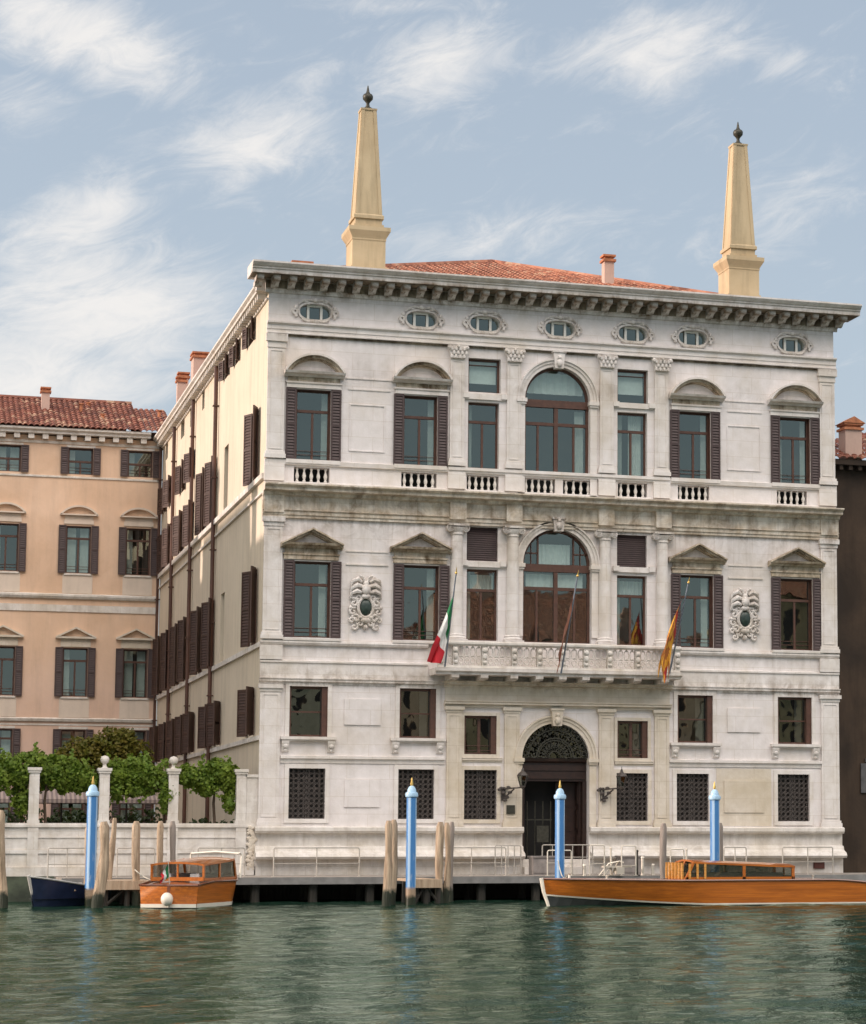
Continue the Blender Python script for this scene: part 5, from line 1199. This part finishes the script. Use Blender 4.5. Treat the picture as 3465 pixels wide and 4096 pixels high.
def taxi(name, loc, rz, L_, B2, zg_b, zg_m, zg_s, label, cabin, band=.07):
    """x runs from the bow (0) to the stern (L_); z = 0 is the waterline"""
    t = empty(name, loc, label, 'boat', 'varnished wooden water taxis', rz)
    K = 26; us = [i/K for i in range(K+1)]
    def hb(u): return B2*min(1, (u/.38)**.62) if u < .38 else B2*(1-.10*((u-.38)/.62)**2)
    def hw(u): return hb(u)*(.25+.70*min(1, u/.45))
    def zg(u): return zg_b+(zg_m-zg_b)*min(1, u/.35) if u < .35 else (zg_m if u < .78 else zg_m+(zg_s-zg_m)*((u-.78)/.22)**1.3)
    def chine(u): return .30*max(0, 1-u/.42)**1.3-.0
    rake = lambda u, z: .16*(1-min(1, z/zg_b))*max(0, 1-u/.12)
    top, low, bot = [], [], []
    hull = MB(); strip_ = MB(); bt = MB()
    for s in (-1, 1):
        rows = []; rows2 = []; rows3 = []
        for u in us:
            g_, w2, z1, z0 = hb(u), hw(u), zg(u), chine(u); x = u*L_
            zz = [z0+.06+(z1-z0-.06)*k/6 for k in range(7)]
            f_ = lambda z: w2+(g_-w2)*((z-z0)/(z1-z0))**.8
            rows.append([(x+rake(u, z), s*max(f_(z), .02), z) for z in zz])
            rows2.append([(x+rake(u, z), s*(max(f_(z), .02)+.012), z) for z in (z0+.02, z0+band)])
            rows3.append([(x+rake(u, -.3)*1.3, s*.02, -.35), (x+rake(u, z0)+.0, s*w2*.97, z0-.0)])
        loft(hull, rows); loft(strip_, rows2); loft(bt, rows3)
    zs = zg_s; bs, ws_ = hb(1), hw(1)
    hull.poly([(L_,-ws_,.06),(L_,ws_,.06),(L_,bs,zs),(L_,-bs,zs)]); bt.poly([(L_,-ws_,0),(L_,ws_,0),(L_,0,-.35)]); strip_.box(L_-.01, L_+.02, -ws_, ws_, .02, .13)
    ho = hull.build('hull', M['varnish'], t, 40); strip_.build('waterline_band', M['boat_white'], ho); bt.build('bottom', M['antifoul'], ho)
    dk = MB(); prev = None
    cA, cB = cabin['x0']-.05, cabin['x1']+.05
    for u in us:
        x = u*L_; row = [(x, y*hb(u)*.995, zg(u)-.015+.05*(1-abs(y))) for y in (-1,-.6,0,.6,1)]
        if prev: loft(dk, [prev, row])
        prev = row
    dk.build('deck', M['varnish_dark'], t, 40)
    rl = MB()
    for s in (-1, 1): rl.tube([(u*L_, s*(hb(u)+.01), zg(u)+.005) for u in us], .035, 6)
    rl.tube([(L_,-bs,zs),(L_,bs,zs)], .03, 6); rl.build('rubbing_strake', M['varnish_dark'], t, 40)
    sm = MB(); sm.tube([(-.03,0,zg_b+.03),(.05,0,.45),(.17,0,.12),(.24,0,-.1)], [.07,.06,.055,.05], 8); sm.build('stem', M['boat_white'], t, 40)
    # cabin: long glazed box, raked front, curved roof
    x0, x1, hr0, hr1, cw = cabin['x0'], cabin['x1'], cabin['h0'], cabin['h1'], cabin['w']; zd = zg_m+.02
    cb_ = MB(); ros = []
    n = 8
    for i in range(n+1):
        v = i/n; x = x0+.30+(x1-x0-.30)*v; h_ = hr0+(hr1-hr0)*v
        ros.append([(x, cw*a, zd+h_+.07*(1-a*a)) for a in (-1.04,-.8,-.4,0,.4,.8,1.04)])
    loft(cb_, ros); loft(cb_, [[(a, b, c-.06) for a, b, c in r] for r in ros])
    for s in (-1.04, 1.04): loft(cb_, [[(x0+.30+(x1-x0-.3)*i/n, cw*s, zd+hr0+(hr1-hr0)*i/n-.06), (x0+.30+(x1-x0-.3)*i/n, cw*s, zd+hr0+(hr1-hr0)*i/n)] for i in range(n+1)])
    for r in (ros[0], ros[-1]):
        for j in range(6): cb_.poly([r[j], r[j+1], (r[j+1][0], r[j+1][1], r[j+1][2]-.06), (r[j][0], r[j][1], r[j][2]-.06)])
    co_ = cb_.build('cabin_roof', M['varnish'], t, 40)
    fr = MB()
    for s in (-1, 1):
        y = s*cw
        fr.box(x0, x1, y-.03, y+.03, zd, zd+.09)
        for v in cabin.get('posts', (0, .34, .67, 1)):
            x = x0+.18+(x1-x0-.24)*v; h_ = hr0+(hr1-hr0)*v
            fr.add([(x-.05-(.14 if v == 0 else 0), y-.03, zd), (x+.05-(.14 if v == 0 else 0), y-.03, zd), (x+.05+.10*(v == 0), y-.03, zd+h_-.05), (x-.05+.10*(v == 0), y-.03, zd+h_-.05),
                    (x-.05-(.14 if v == 0 else 0), y+.03, zd), (x+.05-(.14 if v == 0 else 0), y+.03, zd), (x+.05+.10*(v == 0), y+.03, zd+h_-.05), (x-.05+.10*(v == 0), y+.03, zd+h_-.05)], [(3,2,1,0),(4,5,6,7),(0,1,5,4),(1,2,6,5),(2,3,7,6),(3,0,4,7)])
    for y in (-cw, 0, cw):
        for xx, hh in ((x0, hr0), (x1-.05, hr1)): fr.tube([(xx,y,zd),(xx+(.30 if xx == x0 else 0),y,zd+hh)], .035, 6)
    fr.box(x0-.03, x0+.05, -cw, cw, zd, zd+.10); fr.box(x1-.05, x1+.01, -cw, cw, zd, zd+.12)
    fr.build('cabin_frame', M['varnish'], t)
    gl = MB()
    for s in (-1, 1): gl.poly([(x0+.05,s*cw,zd+.08),(x1-.05,s*cw,zd+.08),(x1-.05,s*cw,zd+hr1-.05),(x0+.30,s*cw,zd+hr0-.05)])
    gl.poly([(x0+.02,-cw,zd+.08),(x0+.02,cw,zd+.08),(x0+.30,cw,zd+hr0-.04),(x0+.30,-cw,zd+hr0-.04)]); gl.build('cabin_window', M['glass_boat'], t)
    cu = MB()
    for s in (-1, 1): cu.box(x0+.6, x1-.3, s*cw*.55-.15, s*cw*.55+.15, zd-.02, zd+.22)
    cu.build('seat', M['f_white'], t)
    return t
big = taxi('water_taxi', (7.45, -10.6, WZ), 0, 12.4, 1.12, .85, .79, .50, 'long orange varnished water taxi with a glazed cabin, moored side on at the right', dict(x0=4.50, x1=8.28, h0=.58, h1=.44, w=.86, posts=(0, .52, 1)))
p = MB()
for y in (-.80, -.48, -.16, .16, .48, .80): p.box(4.40, 4.46, y-.05, y+.05, .84, 1.36)
for x in (4.62, 4.88, 5.14): p.box(x, x+.07, -.93, -.90, .84, 1.33)
p.build('windscreen_frame', M['varnish_gold'], big)
p = MB(); p.lathe(2.0, -.5, [(.05,.82),(.03,.9),(.06,.96),(0,.98)], 8); p.lathe(8.9, -.9, [(.05,.80),(.03,.88),(.06,.94),(0,.96)], 8); p.lathe(.9, 0, [(.05,.88),(.03,.98),(.07,1.02),(0,1.04)], 8); p.build('cleat', M['rail_pale'], big, 40)
sm_ = taxi('water_taxi', (-1.75, -4.75, WZ), radians(180+63.5), 5.4, 1.04, 1.02, .80, .70, 'orange varnished water taxi seen from its flat stern, moored at the left jetty', dict(x0=1.5, x1=4.7, h0=.66, h1=.52, w=.84, posts=(0,.5,1)), band=.14)
p = MB(); p.tube([(5.42,-.0,.30),(5.44,0,.02)], .03, 6); p.ball((5.55,0,.28), .19, 10, 7, (1,1,1.1)); p.build('fender', M['boat_white'], sm_, 50)
p = MB(); p.box(5.405, 5.43, -.045, .045, .06, .68); p.build('transom_post', M['varnish_dark'], sm_)
p = MB(); p.tube([(5.35,0,.68),(5.50,0,1.42)], .014, 6); p.build('ensign_staff', M['rail_pale'], sm_)
p = MB(); cloth(p, bil((5.50,-.01,1.38),(5.40,-.01,.95),(5.56,-.20,1.02),(5.48,-.24,.74)), 9, 9, .03, 4, lambda s, t: 0 if s < .33 else 1 if s < .66 else 2); p.build('ensign', [M['f_green'], M['f_white'], M['f_red']], sm_, 60)
p = MB()
for s in (-1, 1): p.tube([(1.2,s*.86,.86),(1.05,s*.86,1.62),(1.15,s*.80,1.66)], .04, 6)
p.tube([(1.15,-.80,1.64),(1.10,0,1.70),(1.15,.80,1.64)], .045, 6)
p.build('white_hoop', M['boat_white'], sm_, 40)
# dark blue rowing boat
nb = empty('small_boat', (-8.22, -7.2, WZ), 'dark blue open boat with a pale gunwale moored at the far left', 'boat', None, radians(47))
h_ = MB(); gwl = MB(); K = 16; Ln = 3.4
hb = lambda u: .70*(min(1, u/.5)**.6)*(1-.15*max(0, u-.6)); zg = lambda u: .95-.28*min(1, u/.55)+.04*max(0, u-.7)
for s in (-1, 1):
    loft(h_, [[(u*Ln+.30*(1-k/5)*max(0, 1-u/.15), s*max(.015, hb(u)*(.45+.55*(k/5)**.7)), -.15+(zg(u)+.15)*k/5) for k in range(6)] for u in [i/K for i in range(K+1)]])
    gwl.tube([(u*Ln, s*max(.02, hb(u)), zg(u)) for u in [i/K for i in range(K+1)]], .032, 6)
h_.poly([(Ln,-hb(1)*.5,-.1),(Ln,hb(1)*.5,-.1),(Ln,hb(1),zg(1)),(Ln,-hb(1),zg(1))])
loft(h_, [[(u*Ln, -max(.01, hb(u)*.9), .25), (u*Ln, max(.01, hb(u)*.9), .25)] for u in [i/K for i in range(1, K+1)]])
h_.build('hull', M['navy'], nb, 50); gwl.tube([(.0,0,.99),(.14,0,.55),(.34,0,.05)], [.06,.05,.04], 8); gwl.build('gunwale', M['grey_gunwale'], nb, 40)
p = MB(); p.box(1.5, 1.72, -.60, .60, .48, .53); p.box(2.6, 2.82, -.62, .62, .46, .51); p.build('thwart', M['plank'], nb)
p = MB(); p.add([(.7,-.42,.84),(.7,.42,.84),(1.4,.60,.72),(1.4,-.60,.72),(.35,0,.90)], [(0,1,2,3),(4,1,0)]); p.build('cover', plain('grey_boat_cover', (.25,.24,.24), .8), nb)

# ------------------------------------------------------------------ houses out of the frame: across the canal (mirrored in the panes) and left of the garden
def house(loc, rz, w_, d_, hgt, wall_m, roof_m, label, floors=4):
    t = empty('canal_house', loc, label, 'house', None, rz); hs = []
    n = max(2, int(w_/2.6))
    for f in range(floors):
        for i in range(n): c = -w_/2+w_*(i+.5)/n; z = 1.6+(hgt-2)*f/floors; hs.append(rect(c-.5, c+.5, z+.5, z+(hgt-2)/floors-.7))
    p = MB(); wall_with_holes(p, -w_/2, w_/2, -.5, hgt, hs, .2, lambda x, d, z: (x, -d_/2+d, z))
    p.poly([(-w_/2,-d_/2,-.5),(-w_/2,d_/2,-.5),(-w_/2,d_/2,hgt),(-w_/2,-d_/2,hgt)]); p.poly([(w_/2,-d_/2,-.5),(w_/2,d_/2,-.5),(w_/2,d_/2,hgt),(w_/2,-d_/2,hgt)]); p.poly([(-w_/2,d_/2,-.5),(w_/2,d_/2,-.5),(w_/2,d_/2,hgt),(-w_/2,d_/2,hgt)])
    p.poly([(-w_/2,-d_/2+.2,-.5),(w_/2,-d_/2+.2,-.5),(w_/2,-d_/2+.2,hgt),(-w_/2,-d_/2+.2,hgt)])
    p.build('wall', M[wall_m], t)
    q = MB()
    for h in hs: q.box(h[0][0], h[1][0], -d_/2+.1, -d_/2+.14, h[0][1], h[2][1])
    q.build('window_row', M['shutter'], t)
    r = MB(); k = .42; rh = d_/2*k; cs_ = cos(math.atan(k)); sn_ = sin(math.atan(k))
    tile_field(r, (-w_/2-.3,-d_/2-.4,hgt), (1,0,0), (0,cs_,sn_), (0,-sn_,cs_), w_+.6, lambda t: (0, (d_/2+.4)/cs_), .5, .1)
    r.poly([(-w_/2-.3,0,hgt+(d_/2+.4)*k),(w_/2+.3,0,hgt+(d_/2+.4)*k),(w_/2+.3,d_/2+.4,hgt),(-w_/2-.3,d_/2+.4,hgt)])
    for s in (-1, 1): r.poly([(s*w_/2,-d_/2,hgt),(s*w_/2,d_/2,hgt),(s*w_/2,0,hgt+rh)])
    ro = r.build('roof', M[roof_m], t)
    c = MB(); c.box(w_*.2-.5, w_*.2+.5, -1.6, -.6, hgt+rh*.4, hgt+rh+1.6); c.box(w_*.2-.7, w_*.2+.7, -1.8, -.4, hgt+rh+1.6, hgt+rh+2.2); c.build('chimney', M['chimney'], ro)
for i, (xa, xb, hgt, d_, wm, lb) in enumerate(((2,14,13.0,12,'ochre','ochre house across the canal, furthest left'),(14.3,26,15.6,14,'cream','cream house across the canal, mirrored in the palace\'s left panes'),(26.3,33,16.6,16,'peach','orange house across the canal beside the cream one'),
    (33.3,47,18.4,28,'ochre','deep ochre house with the largest roof across the canal, mirrored in the middle panes'),(47.3,53,16.8,16,'peach','narrow orange house across the canal'),(53.3,60,14.8,16,'cream','low cream house across the canal'),(60.3,78,23.0,16,'ochre','tallest ochre house across the canal, mirrored in the rightmost panes'))):
    house(((xa+xb)/2, -106-d_/2, 0), pi, xb-xa, d_, hgt, wm, 'tiles', lb)
for (x, y, w_, d_, hgt, lb, rz) in ((-33, 5.6, 4.6, 9, 19.8, 'narrow lower cream house left of the garden, nearest the canal', pi/2),(-33, 14.6, 13, 9, 21.7, 'tall cream house left of the garden, outside the picture', pi/2),
    (-33, 22.4, 2.2, 9, 20.0, 'very narrow cream house between the two tall ones left of the garden', pi/2),(-33, 34, 20, 9, 22.0, 'second tall cream house left of the garden, behind the first', pi/2)):
    house((x, y, 0), rz, w_, d_, hgt, 'cream', 'tiles_dark', lb)
